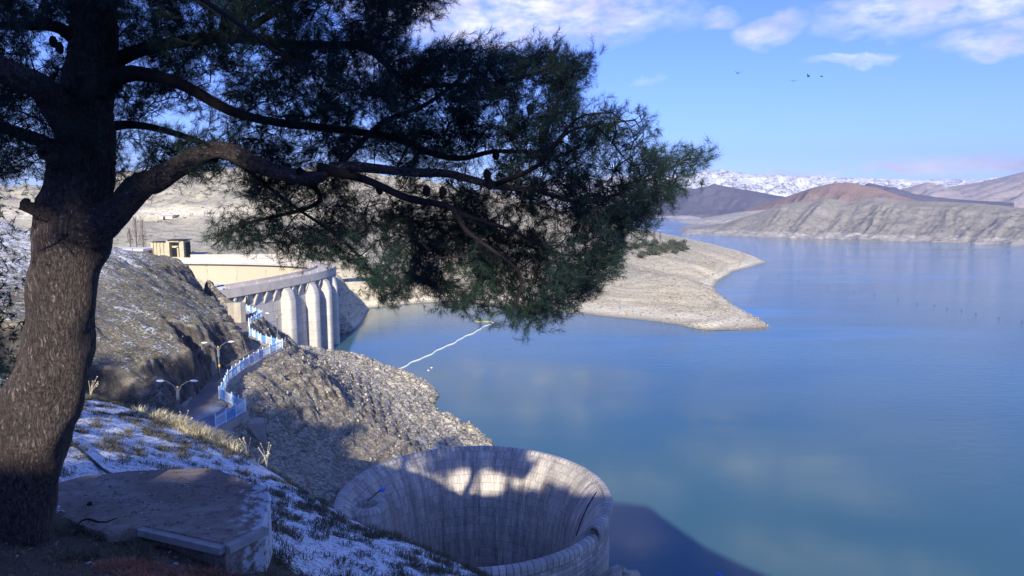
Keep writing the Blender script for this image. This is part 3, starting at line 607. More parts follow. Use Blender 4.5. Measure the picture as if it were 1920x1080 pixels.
railing(Pr[10:], ZR, 'farthest blue railing curving in front of the dam face')

# ================================================================== DAM
cp = resample(crest_pts, 12)
def catmull(P_, n):
    P_ = [np.array(p, float) for p in P_]; P_ = [2 * P_[0] - P_[1]] + P_ + [2 * P_[-1] - P_[-2]]; out = []
    for i in range(1, len(P_) - 2):
        for j in range(n):
            t = j / n; a, b_, c_, d = P_[i - 1:i + 3]
            out.append(.5 * ((2 * b_) + (-a + c_) * t + (2 * a - 5 * b_ + 4 * c_ - d) * t * t + (-a + 3 * b_ - 3 * c_ + d) * t ** 3))
    out.append(P_[-2]); return out
cr_ = resample(catmull(crest_pts, 12), 181); CR = np.array(cr_)
tg = np.gradient(CR, axis=0); tg /= np.linalg.norm(tg, axis=1)[:, None]; NO = np.stack([tg[:, 1], -tg[:, 0]], -1)   # outward = upstream
sl = np.concatenate([[0], np.cumsum(np.linalg.norm(np.diff(CR, axis=0), axis=1))])
dam = empty('dam', (CR[0][0], CR[0][1], 26)); tag(dam, 'curved concrete arch dam with tall upstream piers and a road on its crest', 'dam'); dam.location = (0, 0, 0)
def sweep(name, prof, m, i0=0, i1=None, close=False):
    """prof: list of (offset outward, z)"""
    i1 = len(CR) if i1 is None else i1; V = []; uv = []; n = len(prof); Fc = []
    acc = [0]
    for k_ in range(1, n): acc.append(acc[-1] + math.hypot(prof[k_][0] - prof[k_ - 1][0], prof[k_][1] - prof[k_ - 1][1]))
    for i in range(i0, i1):
        for k_, (o, z) in enumerate(prof): V.append((CR[i][0] + NO[i][0] * o, CR[i][1] + NO[i][1] * o, z)); uv.append((sl[i], z if abs(prof[0][1] - prof[-1][1]) > 5 else acc[k_]))
    for i in range(i1 - i0 - 1):
        for k_ in range(n - 1 + (1 if close else 0)): Fc.append((i * n + k_, i * n + (k_ + 1) % n, (i + 1) * n + (k_ + 1) % n, (i + 1) * n + k_))
    if close: Fc.append(tuple(range(n))); Fc.append(tuple((i1 - i0 - 1) * n + k_ for k_ in range(n))[::-1])
    return meshobj(name, V, Fc, m, dam, uv=uv)
sweep('upstream_wall', [(0, 24.3), (0, 12), (.4, 0), (.9, -9)], M['dam_wall'])
sweep('downstream_wall', [(-5.2, 25.2), (-5.6, 18), (-7, 8), (-9.5, -6)], M['dam_down'])
sweep('crest_beam', [(1.3, 24.3), (1.3, 26.7), (.95, 26.7), (.95, 26.1), (-5.6, 26.1), (-5.6, 26.9), (-5.9, 26.9), (-5.9, 25.1), (0, 23.8)], M['dam_top'], close=True)
sweep('downstream_ledge', [(-5.92, 25.5), (-7.2, 25.5), (-7.2, 25.0), (-5.92, 24.7)], M['dam_pier'], close=True)
for s0 in np.arange(3, sl[-1] - 3, 4.3):
    p = np.array([np.interp(s0, sl, CR[:, k_]) for k_ in (0, 1)]); n_ = np.array([np.interp(s0, sl, NO[:, k_]) for k_ in (0, 1)]); t_ = np.array((-n_[1], n_[0])) * .3
    V = []
    for sg in (-1, 1):
        for o, z in ((0, 24.05), (1.25, 24.05), (1.25, 23.4), (0.0, 20.4)): V.append((p[0] + n_[0] * o + sg * t_[0], p[1] + n_[1] * o + sg * t_[1], z))
    meshobj('corbel', V, [(0, 1, 2, 3), (7, 6, 5, 4), (0, 4, 5, 1), (1, 5, 6, 2), (2, 6, 7, 3), (3, 7, 4, 0)], M['dam_pier'], dam)
pu = np.array([PROJ((CR[i][0] + NO[i][0] * 1.5, CR[i][1] + NO[i][1] * 1.5, 12))[0] for i in range(len(CR))]); imax = int(pu.argmax())
for u_, wd, pr_ in ((543, 3.6, 3.4), (587, 3.6, 3.4), (614, 3.4, 3.2), (628, 3.2, 2.6)):
    i = int(np.argmin(np.abs(pu[:imax + 1] - u_))); p, n_ = CR[i], NO[i]; t_ = np.array((-n_[1], n_[0])); V = []; uv = []; ring = []
    for a_ in np.linspace(-90, 90, 13): ring.append((pr_ * .5 + (wd / 2) * .85 * abs(math.cos(R(a_))) ** .35, wd / 2 * math.copysign(abs(math.sin(R(a_))) ** .6, a_)))
    ring = [(-.5, -wd / 2)] + ring + [(-.5, wd / 2)]; nn = len(ring)
    for z, f_ in ((-9, 1.1), (0, 1.04), (20.5, 1), (23.0, .72), (24.05, .36)):
        for k_, (o, s_) in enumerate(ring): V.append((p[0] + n_[0] * max(o, -.5) * f_ + t_[0] * s_, p[1] + n_[1] * o * f_ + t_[1] * s_, z)); uv.append((k_ * .4, z))
    Fc = [(a * nn + k_, a * nn + k_ + 1, (a + 1) * nn + k_ + 1, (a + 1) * nn + k_) for a in range(4) for k_ in range(nn - 1)]
    meshobj('pier', V, Fc, M['dam_pier'], dam, smooth=True, uv=uv)
for s0 in np.arange(2, sl[-1] - 1, 5.4):
    for off_, zz_, hh_ in ((1.1, 27.1, .7), (-5.7, 27.2, .6)):
        p = [np.interp(s0, sl, CR[:, k_] + NO[:, k_] * off_) for k_ in (0, 1)]; mb = MB(); mb.box((p[0], p[1], zz_), (.14, .14, hh_)); mb.build('railing_post', M['dam_top'], dam)
# bright service road strip behind the far half
# gully concrete block beside the road
blk = MB(); c0 = PZ(452, 606, 28); blk.box((c0[0] - .6, c0[1] + 1.2, 29.6), (1.5, 1.2, 4.0), R(-20)); blk.box((c0[0] - 1.9, c0[1] + 1.6, 29.7), (1.5, 1.4, 3.6), R(-40))
tag(blk.build('retaining_wall', simple('buff_concrete', (.42, .38, .31), .2, .5, .9, .2)), 'tan concrete wall ending the grassy mound beside the bend of the road', 'wall')
# pillar under the parking corner
pl = MB(); p0 = Pr[1]; pl.box((p0[0] + .9, p0[1] + .3, 24.6), (2.0, 2.4, 5.2), R(20), .8)
tag(pl.build('rock_pillar', M['kerb']), 'square concrete block standing below the near corner of the parking', 'concrete block')

# ---- van on the crest
def van():
    i = 12; j = int(np.argmin([abs(PROJ((c[0], c[1], 26.5))[0] - 418) for c in CR[:60]])); c_ = CR[j] - NO[j] * 1.6; rz = math.atan2(tg[j][1], tg[j][0])
    r_ = empty('van', (c_[0], c_[1], 26.12), rz); tag(r_, 'small white van parked on the near end of the dam crest', 'van')
    prof = [(-1.9, .35), (1.9, .35), (1.95, .95), (1.3, 1.15), (.9, 1.75), (-1.8, 1.8), (-1.9, 1.6)]
    V = [(x, s_ * .8, z) for s_ in (-1, 1) for x, z in prof]; n = len(prof)
    Fc = [tuple(range(n)), tuple(range(2 * n - 1, n - 1, -1))] + [(k_, k_ + n, (k_ + 1) % n + n, (k_ + 1) % n) for k_ in range(n)]
    meshobj('body', V, Fc, M['vanwhite'], r_)
    for x in (-1.2, 1.2):
        for s_ in (-1, 1):
            mb = MB(); mb.tube([(x, s_ * .68, .33), (x, s_ * .86, .33)], .33, 12); mb.build('wheel', M['rubber'], r_)
    mb = MB(); mb.box((0, 0, 1.42), (2.6, 1.62, .4)); mb.build('window', M['glass'], r_)
    mb = MB(); mb.box((-1.92, 0, 1.4), (.04, 1.2, .4)); mb.build('rear_window', M['glass'], r_)
van()
# ---- bare posts by the dam end
for (u, v0, v1, y, lab) in ((391, 556, 533, 168, 'short dark post where the crest road leaves the mound'), (462, 583, 556, 142, 'dark double post in front of the dam face beside the railing'), (248, 508, 466, 262, 'grey pole rising behind the mound near the flat roofed building')):
    a = PD(u, v0, y); b_ = PD(u, v1, y); mb = MB(); mb.tube([(a[0], a[1], a[2] - 3), tuple(b_)], [.16, .12], 8)
    if u == 462: mb.tube([(a[0] + .7, a[1], a[2] - 3), (b_[0] + .5, b_[1], b_[2] - .8)], [.13, .1], 8); mb.box((b_[0] + .3, b_[1], b_[2] - 1.5), (1.0, .15, .5))
    else: mb.box((b_[0], b_[1], b_[2] - .3), (.5, .3, .5))
    tag(mb.build('pole', M['dark'] if u != 248 else M['steel']), lab, 'pole')

# ---- lamps
def lamp(loc, label, h=7.0, rz=0.0, src=None, band=False):
    if src is None:
        r_ = empty('street_lamp'); mb = MB(); mb.tube([(0, 0, -1.5), (0, 0, h)], [.11, .07], 8); mb.box((0, 0, .1), (.4, .4, .3)); mb.build('pole', M['steel'], r_)
        mb = MB(); mb.tube([(0, 0, h - 1.1), (0, 0, h - .1)], .16, 8); mb.build('bracket', M['steel'], r_)
        mb = MB(); mb.ball((0, 0, h + .1), .11, n=8, m=5); mb.build('finial', M['yellow'], r_)
        for s_ in (-1, 1):
            mb = MB(); mb.tube([(0, 0, h - .5), (s_ * .35, 0, h + .25), (s_ * .9, 0, h + .62), (s_ * 1.25, 0, h + .68)], [.05, .045, .04, .04], 6); mb.build('arm', M['steel'], r_)
            mb = MB(); mb.ball((s_ * 1.55, 0, h + .70), .38, (1, .42, .3), 10, 6); mb.build('lamp_head', M['lampwhite'], r_)
    else: r_ = copy_tree(src)
    r_.location = loc; r_.rotation_euler = (0, 0, rz); tag(r_, label, 'street lamp', 'double armed street lamps by the road'); return r_
a = PD(333, 728, 62); l1 = lamp((a[0], a[1], a[2] - 7.0), 'nearest double armed street lamp in front of the dark cut face')
a = PD(409, 652, 84); l2 = lamp((a[0], a[1], a[2] - 7.0), 'tall double armed street lamp with a yellow ring on its pole beside the long railing', src=l1, rz=R(12))
mb = MB(); mb.tube([(0, 0, .7), (0, 0, 1.5)], .17, 8); mb.build('yellow_ring', M['yellow'], l2); mb = MB(); mb.tube([(0, 0, 4.6), (0, 0, 4.9)], .15, 8); mb.build('yellow_ring', M['yellow'], l2)
a = PD(519, 596, 106); lamp((a[0], a[1], a[2] - 7.0), 'farthest double armed street lamp standing before the dam piers', src=l1, rz=R(-8))

# ---- buildings on the far side
def wbox(mb, u0, u1, v0, v1, y, dep):
    a = PD(u0, v1, y); b_ = PD(u1, v0, y); mb.box(((a[0] + b_[0]) / 2, y + dep / 2, (a[2] + b_[2]) / 2), (b_[0] - a[0], dep, b_[2] - a[2])); return a, b_
Yb = 288
r_ = empty('gate_building', (0, 0, 0)); tag(r_, 'yellowish concrete portal building with a deep dark doorway at the far dam end', 'building')
mb = MB(); wbox(mb, 284, 313, 454.5, 487, Yb, 5)
for u in (285, 291, 297.5, 304, 310.5): wbox(mb, u, u + 1.6, 455, 481, Yb - .4, .5)
mb.build('ribbed_wall', M['tan'], r_)
mb = MB(); wbox(mb, 313.2, 316.5, 451, 489, Yb - .8, 6); wbox(mb, 337.5, 343.5, 452, 489, Yb - .8, 6); wbox(mb, 316.5, 337.5, 451, 454, Yb - .8, 6); wbox(mb, 320, 322, 463, 482, Yb + 1.6, .5); wbox(mb, 331.5, 334.5, 463, 482, Yb + 1.6, .5); wbox(mb, 320, 334.5, 461, 464.5, Yb + 1.6, .5); wbox(mb, 316.5, 337.5, 482, 489, Yb + .6, 1.2); mb.build('portal_frame', M['tan'], r_)
mb = MB(); wbox(mb, 316.7, 337.3, 454.3, 482, Yb + 3.0, .3); mb.build('back_wall', M['steel'], r_)
mb = MB(); wbox(mb, 322.2, 331.3, 464.8, 481.7, Yb + 1.5, .3); mb.build('door', M['black'], r_)
mb = MB(); wbox(mb, 312, 345, 449.6, 450.9, Yb - 1.6, 7.5); wbox(mb, 283, 312, 453.2, 454.4, Yb - .6, 6); mb.build('roof', M['dark'], r_)
mb = MB(); wbox(mb, 344, 348.5, 455, 482, Yb + .5, 4); mb.build('side_door', M['black'], r_)
r_ = empty('flat_roof_building', (0, 0, 0)); tag(r_, 'low flat roofed pale building with a snowy roof just above the mound', 'building')
mb = MB(); wbox(mb, 190, 266, 471, 488, Yb - 6, 8); mb.build('wall', M['tan2'], r_)
mb = MB(); wbox(mb, 186, 268, 467, 470.9, Yb - 8, 11); mb.build('roof', M['roofwhite'], r_)
mb = MB(); wbox(mb, 214, 236, 476, 484, Yb - 6.15, .3); mb.build('opening', M['black'], r_)
r_ = empty('small_building', (0, 0, 0)); tag(r_, 'tiny pale shed on the upper terrace below the yellow cliff', 'shed')
mb = MB(); wbox(mb, 299, 323, 404, 411, 400, 7); mb.build('wall', M['tan2'], r_); mb = MB(); wbox(mb, 297.5, 324.5, 402.8, 403.9, 399, 9); mb.build('roof', M['roofwhite'], r_)
mb = MB(); wbox(mb, 306, 309, 406, 410.9, 399.8, .25); mb.build('door', M['black'], r_)
# bright parapet road on the far side
ax = PD(343, 479, 292); bx_ = PD(690, 489, 300)
tag(wallrun('parapet_wall', [ax[:2], PD(450, 479, 293)[:2], PD(560, 482, 296)[:2], bx_[:2]], 25.2, 27.2, .7, M['tan2']), 'long pale parapet wall on the bank behind the far half of the dam', 'wall')
# bare poplars
def bare_tree(loc, h, label, seed):
    rs = random.Random(seed); r_ = empty('bare_tree', loc); tag(r_, label, 'tree', 'bare leafless trees'); mb = MB(); mb.tube([(0, 0, -1), (0, 0, h * .5), (.2, 0, h)], [.28, .18, .04], 6); mb.build('trunk', M['bare'], r_)
    mb = MB()
    for i in range(46):
        z = h * rs.uniform(.12, .92); a = rs.uniform(0, 6.3); l = h * .2 * (1.1 - z / h) + .7; d = (math.cos(a), math.sin(a)); mb.tube([(0, 0, z), (d[0] * l * .35, d[1] * l * .35, z + l * .8), (d[0] * l * .45, d[1] * l * .45, z + l * 1.7)], [.06, .045, .02], 4, False)
    mb.build('branches', M['bare'], r_)
for i, (u, v0, v1, y, lab) in enumerate([(258, 487, 402, 296, 'tallest bare tree left of the portal building'), (271, 487, 408, 299, 'bare tree standing right beside the portal building'), (246, 487, 428, 300, 'short bare tree behind the flat roofed building')]):
    a = PD(u, v0, y); b_ = PD(u, v1, y); bare_tree((a[0], a[1], a[2]), b_[2] - a[2], lab, i)

# ================================================================== SPILLWAY
sp = empty('spillway', (0, 0, 0)); tag(sp, 'huge round masonry spillway funnel rising from the lake, its far inner wall half sunlit', 'spillway')
def lathe(name, prof, m, a0=-180, a1=180, n=180, parent=sp, c=SPC, uvr=12.0, close=False):
    V = []; uv = []; np_ = len(prof); acc = [0]
    for k_ in range(1, np_): acc.append(acc[-1] + math.hypot(prof[k_][0] - prof[k_ - 1][0], prof[k_][1] - prof[k_ - 1][1]))
    for i in range(n + 1):
        a = R(a0 + (a1 - a0) * i / n)
        for k_, (r_, z) in enumerate(prof): V.append((c[0] + r_ * math.cos(a), c[1] + r_ * math.sin(a), z)); uv.append((a * uvr, acc[k_]))
    mm = np_ - (0 if close else 1); Fc = [(i * np_ + k_, i * np_ + (k_ + 1) % np_, (i + 1) * np_ + (k_ + 1) % np_, (i + 1) * np_ + k_) for i in range(n) for k_ in range(mm)]
    if close: Fc += [tuple(range(np_))[::-1], tuple(n * np_ + k_ for k_ in range(np_))]
    return meshobj(name, V, Fc, m, parent, smooth=False if close else True, uv=uv)
inner = [(11.95, 22.72), (11.5, 22.45), (11.0, 22.0), (10.5, 21.35), (10.0, 20.4), (9.55, 19.2), (9.15, 17.6), (8.8, 15.6), (8.5, 13), (8.25, 10), (8.1, 6), (8.0, 0), (8.0, -4)]
lathe('inner_wall', inner[::-1], M['masonry'], -33, 215, 160, uvr=11.0)
lathe('inner_wall', [(r_, min(z, 21.95 - .5 * (11.95 - r_) - .15 * (11.95 - r_) ** 2)) for r_, z in inner[::-1]], M['masonry'], -145, -33, 80, uvr=11.0)
lathe('outer_wall', [(12.45, 22.25), (12.5, 22.0), (12.5, 10), (12.5, 0), (12.5, -8)], M['mason_out'], uvr=12.5)
lowp = [(r_, min(z, 21.95 - .5 * (11.95 - r_) - .15 * (11.95 - r_) ** 2)) for r_, z in inner[:8]]
for a_ in (-33.02, -144.98):
    ca, sa = math.cos(R(a_)), math.sin(R(a_)); V = []; Fc = []
    for (r1, z1), (r2, z2) in zip(inner[:8], lowp): V += [(SPC[0] + r1 * ca, SPC[1] + r1 * sa, z1), (SPC[0] + r2 * ca, SPC[1] + r2 * sa, z2 - .05)]
    for i in range(7): Fc.append((2 * i, 2 * i + 1, 2 * i + 3, 2 * i + 2))
    meshobj('step_riser', V, Fc, M['dam_pier'], sp)
def cop(zt): return [(12.0, zt - .62), (11.92, zt - .28), (12.05, zt - .02), (12.35, zt + .02), (12.62, zt - .05), (12.76, zt - .3), (12.74, zt - .75), (12.46, zt - .95)]
lathe('high_coping', cop(23.0), M['coping'], -33, 215, 150, close=True, uvr=12.5)
lathe('low_coping', [(r_, z - .02 if z > 21.4 else z) for r_, z in cop(22.42)], M['coping'], -145, -33.05, 70, close=True, uvr=12.5)
a_ = R(-33); V0 = SPC + 12.35 * np.array((math.cos(a_), math.sin(a_)))
mb = MB(); e = np.array((math.cos(a_), math.sin(a_)))
pts = [(V0[0] + e[0] * .62 * math.cos(t_) , V0[1] + e[1] * .62 * math.cos(t_), 22.35 + .72 * math.sin(t_)) for t_ in np.linspace(-.5, math.pi + .5, 12)]
mb.tube(pts, .16, 8); mb.build('end_cap', M['coping'], sp)
# drain hole on the left ledge
hc = PZ(687, 944, 22.25)[:2]
lathe('drain_collar', [(1.02, 14), (1.02, 22.2), (1.08, 22.25), (1.75, 22.25), (2.0, 21.9), (2.3, 20.4), (2.5, 17)], M['masonry'], n=48, c=hc, uvr=1.6)
mb = MB(); mb.tube([(hc[0], hc[1], 16.0), (hc[0], hc[1], 16.05)], 1.0, 24); mb.build('drain_floor', M['black'], sp)
hb = PD(690, 938, hc[1] + .6); he = PD(712, 920, hc[1] + 2.2)
r_ = empty('blue_paddle', (0, 0, 0)); tag(r_, 'thin dark rod with a blue end leaning from the round hole of the spillway', 'rod')
mb = MB(); mb.tube([tuple(hb), tuple(he)], .05, 6); mb.build('rod', M['dark'], r_)
mb = MB(); q0 = PD(723, 916, hc[1] + 2.6); mb.tube([tuple(he), tuple((he + q0) / 2), tuple(q0)], [.12, .22, .1], 8); mb.build('blue_end', simple('strong_blue', (.05, .22, .7), .1, 3, .5), r_)
# crack line
ck = MB(); pts = []
for i in range(9):
    t_ = i / 8; a_ = R(6 - 9 * t_); rr_ = 11.6 - 2.1 * t_; zz = np.interp(rr_, [p[0] for p in inner[::-1]][2:], [p[1] for p in inner[::-1]][2:]); pts.append((SPC[0] + (rr_ - .03) * math.cos(a_), SPC[1] + (rr_ - .03) * math.sin(a_), zz + .04))
ck.tube(pts, .045, 6); ck.build('crack', M['black'], sp)
# rocks at its foot
def boulder(loc, r, label, sq=(1, 1, .7), m='rubble'):
    mb = MB(); mb.ball((0, 0, 0), r, sq, 12, 8, .16); o = mb.build('boulder', M[m]); o.location = loc; tag(o, label, 'boulder'); return o
a = PD(1165, 1092, 52); boulder((a[0], a[1], a[2] - .4), 1.9, 'dark rock at the lower frame edge against the outer spillway wall')

# ================================================================== LAKE ITEMS
bA, bB = PZ(733, 699, .15), PZ(925, 604, .15); n = 84
bm_ = empty('floating_boom', (0, 0, 0)); tag(bm_, 'pale floating boom of linked floats stretching from the rocky shore', 'floating boom')
pts = []
for i in range(n + 1):
    t_ = i / n; p = bA + (bB - bA) * t_; wv_ = .35 * math.sin(t_ * 27) + .22 * math.sin(t_ * 61 + 1) + random.uniform(-.07, .07); nn = np.array((bB - bA)[:2][::-1]) * (1, -1); nn = nn / np.hypot(*nn)
    pts.append((p[0] + nn[0] * wv_, p[1] + nn[1] * wv_ + math.sin(t_ * 3.14) * -2, .12))
mb = MB(); mb.tube(pts, .07, 6); mb.build('rope', M['float'], bm_)
for i in range(n):
    a, b_ = np.array(pts[i]), np.array(pts[i + 1]); mb = MB(); mb.tube([tuple(a * .95 + b_ * .05), tuple(a * .85 + b_ * .15), tuple(a * .15 + b_ * .85), tuple(a * .05 + b_ * .95)], [.1, .24, .24, .1], 8); mb.build('float', M['float'], bm_)
c0 = PZ(907, 603, 0)
r_ = empty('raft', (c0[0], c0[1], 0)); tag(r_, 'low raft covered in green weed at the far end of the floating boom', 'raft')
mb = MB(); mb.box((0, 0, .25), (7, 3, .5)); mb.build('deck', M['kerb'], r_)
mb = MB()
for i in range(60): mb.ball((random.uniform(-3.3, 3.3), random.uniform(-1.3, 1.3), .6), random.uniform(.2, .5), (1, 1, .6), 6, 4, .25)
mb.build('weed', foliage('green_weed', (.07, .16, .05), (.12, .22, .08)), r_)
src = None
for i, (u, v) in enumerate([(1460, 516), (1497, 526), (1552, 536), (1602, 546), (1640, 551), (1684, 561), (1720, 569), (1752, 572), (1776, 578), (1803, 582), (1830, 588), (1873, 596), (1916, 603)]):
    p = PZ(u, v, .1)
    if src is None: mb = MB(); mb.ball((0, 0, 0), .24, (1, 1, .7), 8, 6); src = mb.build('buoy', M['dark']); o = src
    else: o = src.copy(); link(o)
    o.location = tuple(p); tag(o, 'tiny dark buoy in the faint buoy line across the open lake', 'buoy', 'buoy line on the open lake')
src = None
for (u, v) in ((803, 695), (809, 690), (765, 705)):
    if src is None: mb = MB(); mb.ball((0, 0, .1), .22, (1.5, 1, .8), 8, 5); src = mb.build('white_speck', M['vanwhite']); o = src
    else: o = src.copy(); link(o)
    o.location = tuple(PZ(u, v, 0)); tag(o, 'tiny white speck drifting off the rocky shore beside the boom', 'float', 'tiny white specks by the boom')  # small white specks on the water, not identified further
# ---- birds
def bird(loc, rz, flap, label, sc_=1.0):
    r_ = empty('bird', loc, rz); tag(r_, label, 'bird', 'dark birds flying over the lake'); mb = MB(); mb.tube([(-.28, 0, 0), (-.12, 0, .02), (.1, 0, .03), (.24, 0, .05), (.33, 0, .04)], [.015, .07, .075, .05, .012], 8); mb.build('body', M['bird'], r_, True)
    for s_ in (-1, 1):
        V = [(.12, s_ * .05, .04), (-.1, s_ * .05, .04), (.16, s_ * .35, .04 + flap * .3), (-.04, s_ * .38, .04 + flap * .3), (.02, s_ * .75, .04 + flap * .55), (-.03, s_ * .74, .04 + flap * .55)]; V += [(x, y, z - .015) for x, y, z in V]
        meshobj('wing', V, [(0, 2, 3, 1), (2, 4, 5, 3), (6, 7, 9, 8), (8, 9, 11, 10), (0, 6, 8, 2), (2, 8, 10, 4), (1, 3, 9, 7), (3, 5, 11, 9), (4, 10, 11, 5)], M['bird'], r_)
    r_.scale = (sc_,) * 3; return r_
for (u, v, rz, fl, lab) in ((1384, 138, .6, .8, 'lone dark bird flying apart on the left'), (1488, 152, 0.2, .25, 'lowest dark bird gliding with level wings'), (1516, 144, 1.2, .9, 'dark bird with wings raised in a V'), (1541, 143, 1.5, -.2, 'rightmost dark bird seen end on as a dot')):
    p = PD(u, v, 150); bird(tuple(p), rz + 1.2, fl, lab, 1.1)

# ================================================================== BUSHES AND RUBBLE
def bush(loc, r, label, cat='bush', name='bush', group='olive bushes on top of the peninsula', m='olive', nl=420, trunk=True, sq=.8):
    r_ = empty(name, loc); tag(r_, label, cat, group); V = []; Fc = []
    if trunk: mb = MB(); mb.tube([(0, 0, -.6), (.05 * r, 0, r * .7)], [.12 * r, .06 * r], 6); mb.build('trunk', M['bare'], r_)
    cl_ = rng.normal(0, .42, (9, 3)) * r
    c_ = cl_[rng.integers(0, 9, nl)] + rng.normal(0, .26, (nl, 3)) * r; c_[:, 2] = np.abs(c_[:, 2]) * sq + .25 * r
    d1 = rng.normal(0, 1, (nl, 3)); d1 /= np.linalg.norm(d1, axis=1)[:, None]; d2 = np.cross(d1, rng.normal(0, 1, (nl, 3))); d2 /= np.linalg.norm(d2, axis=1)[:, None]
    s_ = r * .13; V = np.stack([c_ - d1 * s_, c_ + d2 * s_ * .6, c_ + d1 * s_, c_ - d2 * s_ * .6], 1).reshape(-1, 3); Fc = np.arange(4 * nl).reshape(-1, 4)
    meshobj('crown', V, Fc, M[m], r_); return r_
k_ = 0
bl = [(1203, 459, 430), (1215, 455, 440), (1224, 450, 455), (1232, 457, 445), (1240, 449, 470), (1249, 453, 460), (1257, 446, 480), (1266, 450, 470), (1273, 445, 490), (1281, 446, 490), (1262, 438, 500), (1246, 440, 500), (1210, 446, 470), (1228, 438, 500), (1272, 436, 505), (1195, 450, 460)]
words = ['leftmost low', 'small round', 'dense middle', 'low front', 'tall upright', 'spreading', 'dark round', 'front right', 'small right', 'rightmost', 'tall back', 'back middle', 'pale left', 'pale back', 'upright back right', 'thin far left']
for i, (u, v, y) in enumerate(bl):
    p = PD(u, v, y); z = hmid(p[0], p[1]); bush((p[0], p[1], z - .2), random.uniform(3.0, 4.8), words[i] + ' olive bush in the grove on top of the peninsula')
for i, (u, v0, v1, y, lab) in enumerate([(1212, 452, 418, 500, 'pale bare tree at the left of the peninsula grove'), (1226, 450, 420, 510, 'pale bare tree in the middle of the peninsula grove'), (1238, 446, 424, 520, 'small bare tree behind the peninsula grove')]):
    a = PD(u, v0, y); b_ = PD(u, v1, y); bare_tree((a[0], a[1], hmid(a[0], a[1])), b_[2] - a[2], lab, 20 + i)
# rubble stones as one mass
V = []; Fc = []
cube = np.array([(-1, -1, -1), (1, -1, -1), (1, 1, -1), (-1, 1, -1), (-.6, -.7, 1), (.7, -.5, 1), (.5, .7, 1), (-.7, .6, 1)], float); cf = np.array([(3, 2, 1, 0), (4, 5, 6, 7), (0, 1, 5, 4), (1, 2, 6, 5), (2, 3, 7, 6), (3, 0, 4, 7)])
def scatter_stones(name, n, xr, yr, cond, smin, smax, m, base=None):
    VV = []; FF = []; c = 0; tries = 0
    while c < n and tries < n * 12:
        tries += 1; x = random.uniform(*xr); y = random.uniform(*yr); z = hmid(x, y) if base is None else base(x, y)
        if not cond(x, y, z): continue
        s_ = smin * (smax / smin) ** (random.random() ** 2.5); q = cube * s_ * rng.uniform(.6, 1.2, 3) + rng.uniform(-.2, .2, (8, 3)) * s_; a = random.uniform(0, 6.3); q[:, :2] = q[:, :2] @ np.array([[math.cos(a), -math.sin(a)], [math.sin(a), math.cos(a)]])
        VV.append(q + (x, y, z + s_ * .25)); FF.append(cf + 8 * c); c += 1
    if c: tag(meshobj(name, np.concatenate(VV), np.concatenate(FF), m), name.replace('_', ' ') , None, None, 'stuff')
rp = roadpoly
def notroad(x, y): return not inpoly(np.array([x]), np.array([y]), rp)[0]
scatter_stones('slope_rubble', 7000, (-70, 14), (70, 215), lambda x, y, z: .3 < z < 27 and notroad(x, y) and (x + 3.5) ** 2 + (y - 61.5) ** 2 > 185, .04, .24, M['rubble'])
scatter_stones('mound_stones', 1100, (-90, -36), (55, 150), lambda x, y, z: notroad(x, y) and z > 30, .025, .09, simple('mound_stone', (.22, .20, .18), .3, .6, .95, .3))
scatter_stones('bank_rubble', 6000, (-60, 220), (266, 520), lambda x, y, z: z > .4, .12, .5, simple('bank_stone', (.30, .27, .20), .5, .2, .95))
scatter_stones('shore_rubble', 2600, (60, 110), (250, 330), lambda x, y, z: .1 < z < 9, .08, .32, M['rubble'])


def blades(name, centers, nb, h, spread, wd, m, lean=.6, droop=0.0):
    """grass tufts: each blade a bent two-segment strip"""
    C_ = np.repeat(np.asarray(centers, float), nb, 0); n = len(C_)
    sc_ = rng.uniform(.5, 1.15, n); a = rng.uniform(0, 2 * np.pi, n); rr_ = np.sqrt(rng.random(n)) * spread; base = C_ + np.stack([np.cos(a) * rr_, np.sin(a) * rr_, 0 * a], 1)
    a2 = a + rng.normal(0, .7, n); ln = rng.random(n) * lean; d = np.stack([np.cos(a2) * ln, np.sin(a2) * ln, np.sqrt(1 - np.clip(ln, 0, .95) ** 2)], 1); hh = h * sc_
    mid = base + d * (hh * .55)[:, None]; d2 = d + np.stack([np.cos(a2) * .6, np.sin(a2) * .6, -.45 - droop + 0 * a], 1); tip = mid + d2 * (hh * .45)[:, None]
    s_ = np.stack([-np.sin(a2 + rng.normal(0, .8, n)), np.cos(a2), 0 * a], 1) * wd
    V = np.stack([base - s_, base + s_, mid + s_ * .8, mid - s_ * .8, tip], 1).reshape(-1, 3); i = np.arange(n)[:, None] * 5
    Fc = np.concatenate([i + [0, 1, 2], i + [0, 2, 3], i + [3, 2, 4]]); return meshobj(name, V, Fc, m)
slab_px = [(80, 912), (150, 893), (245, 882), (400, 877), (505, 916), (507, 938), (495, 985), (422, 1020), (268, 985), (200, 1003), (150, 985), (80, 950)]
TZ = 46.0; slab_xy = [PZ(u, v, TZ)[:2] for u, v in slab_px]
cent = np.mean(slab_xy, 0)
sc_pts = []
while len(sc_pts) < 5600:
    x = random.uniform(-390, 60); y = random.uniform(300, 780); z = hmid(x, y)
    if z < 9 or vnoise(np.array([x * .03]), np.array([y * .03]))[0] + random.uniform(-.5, .5) < .1: continue
    sc_pts.append((x, y, z - .1))
tag(blades('scrub', sc_pts, 16, 1.2, .8, .09, simple('dry_scrub', (.16, .14, .10), .3, .1, .9), 1.0), 'dry low scrub dotted over the far slopes', None, None, 'stuff')
sc_pts = []
while len(sc_pts) < 3800:
    x = random.uniform(-95, -36); y = random.uniform(60, 150); z = hmid(x, y)
    if z < 31 or vnoise(np.array([x * .25]), np.array([y * .25]))[0] + random.uniform(-.5, .5) < .0 or not notroad(x, y): continue
    sc_pts.append((x, y, z - .05))
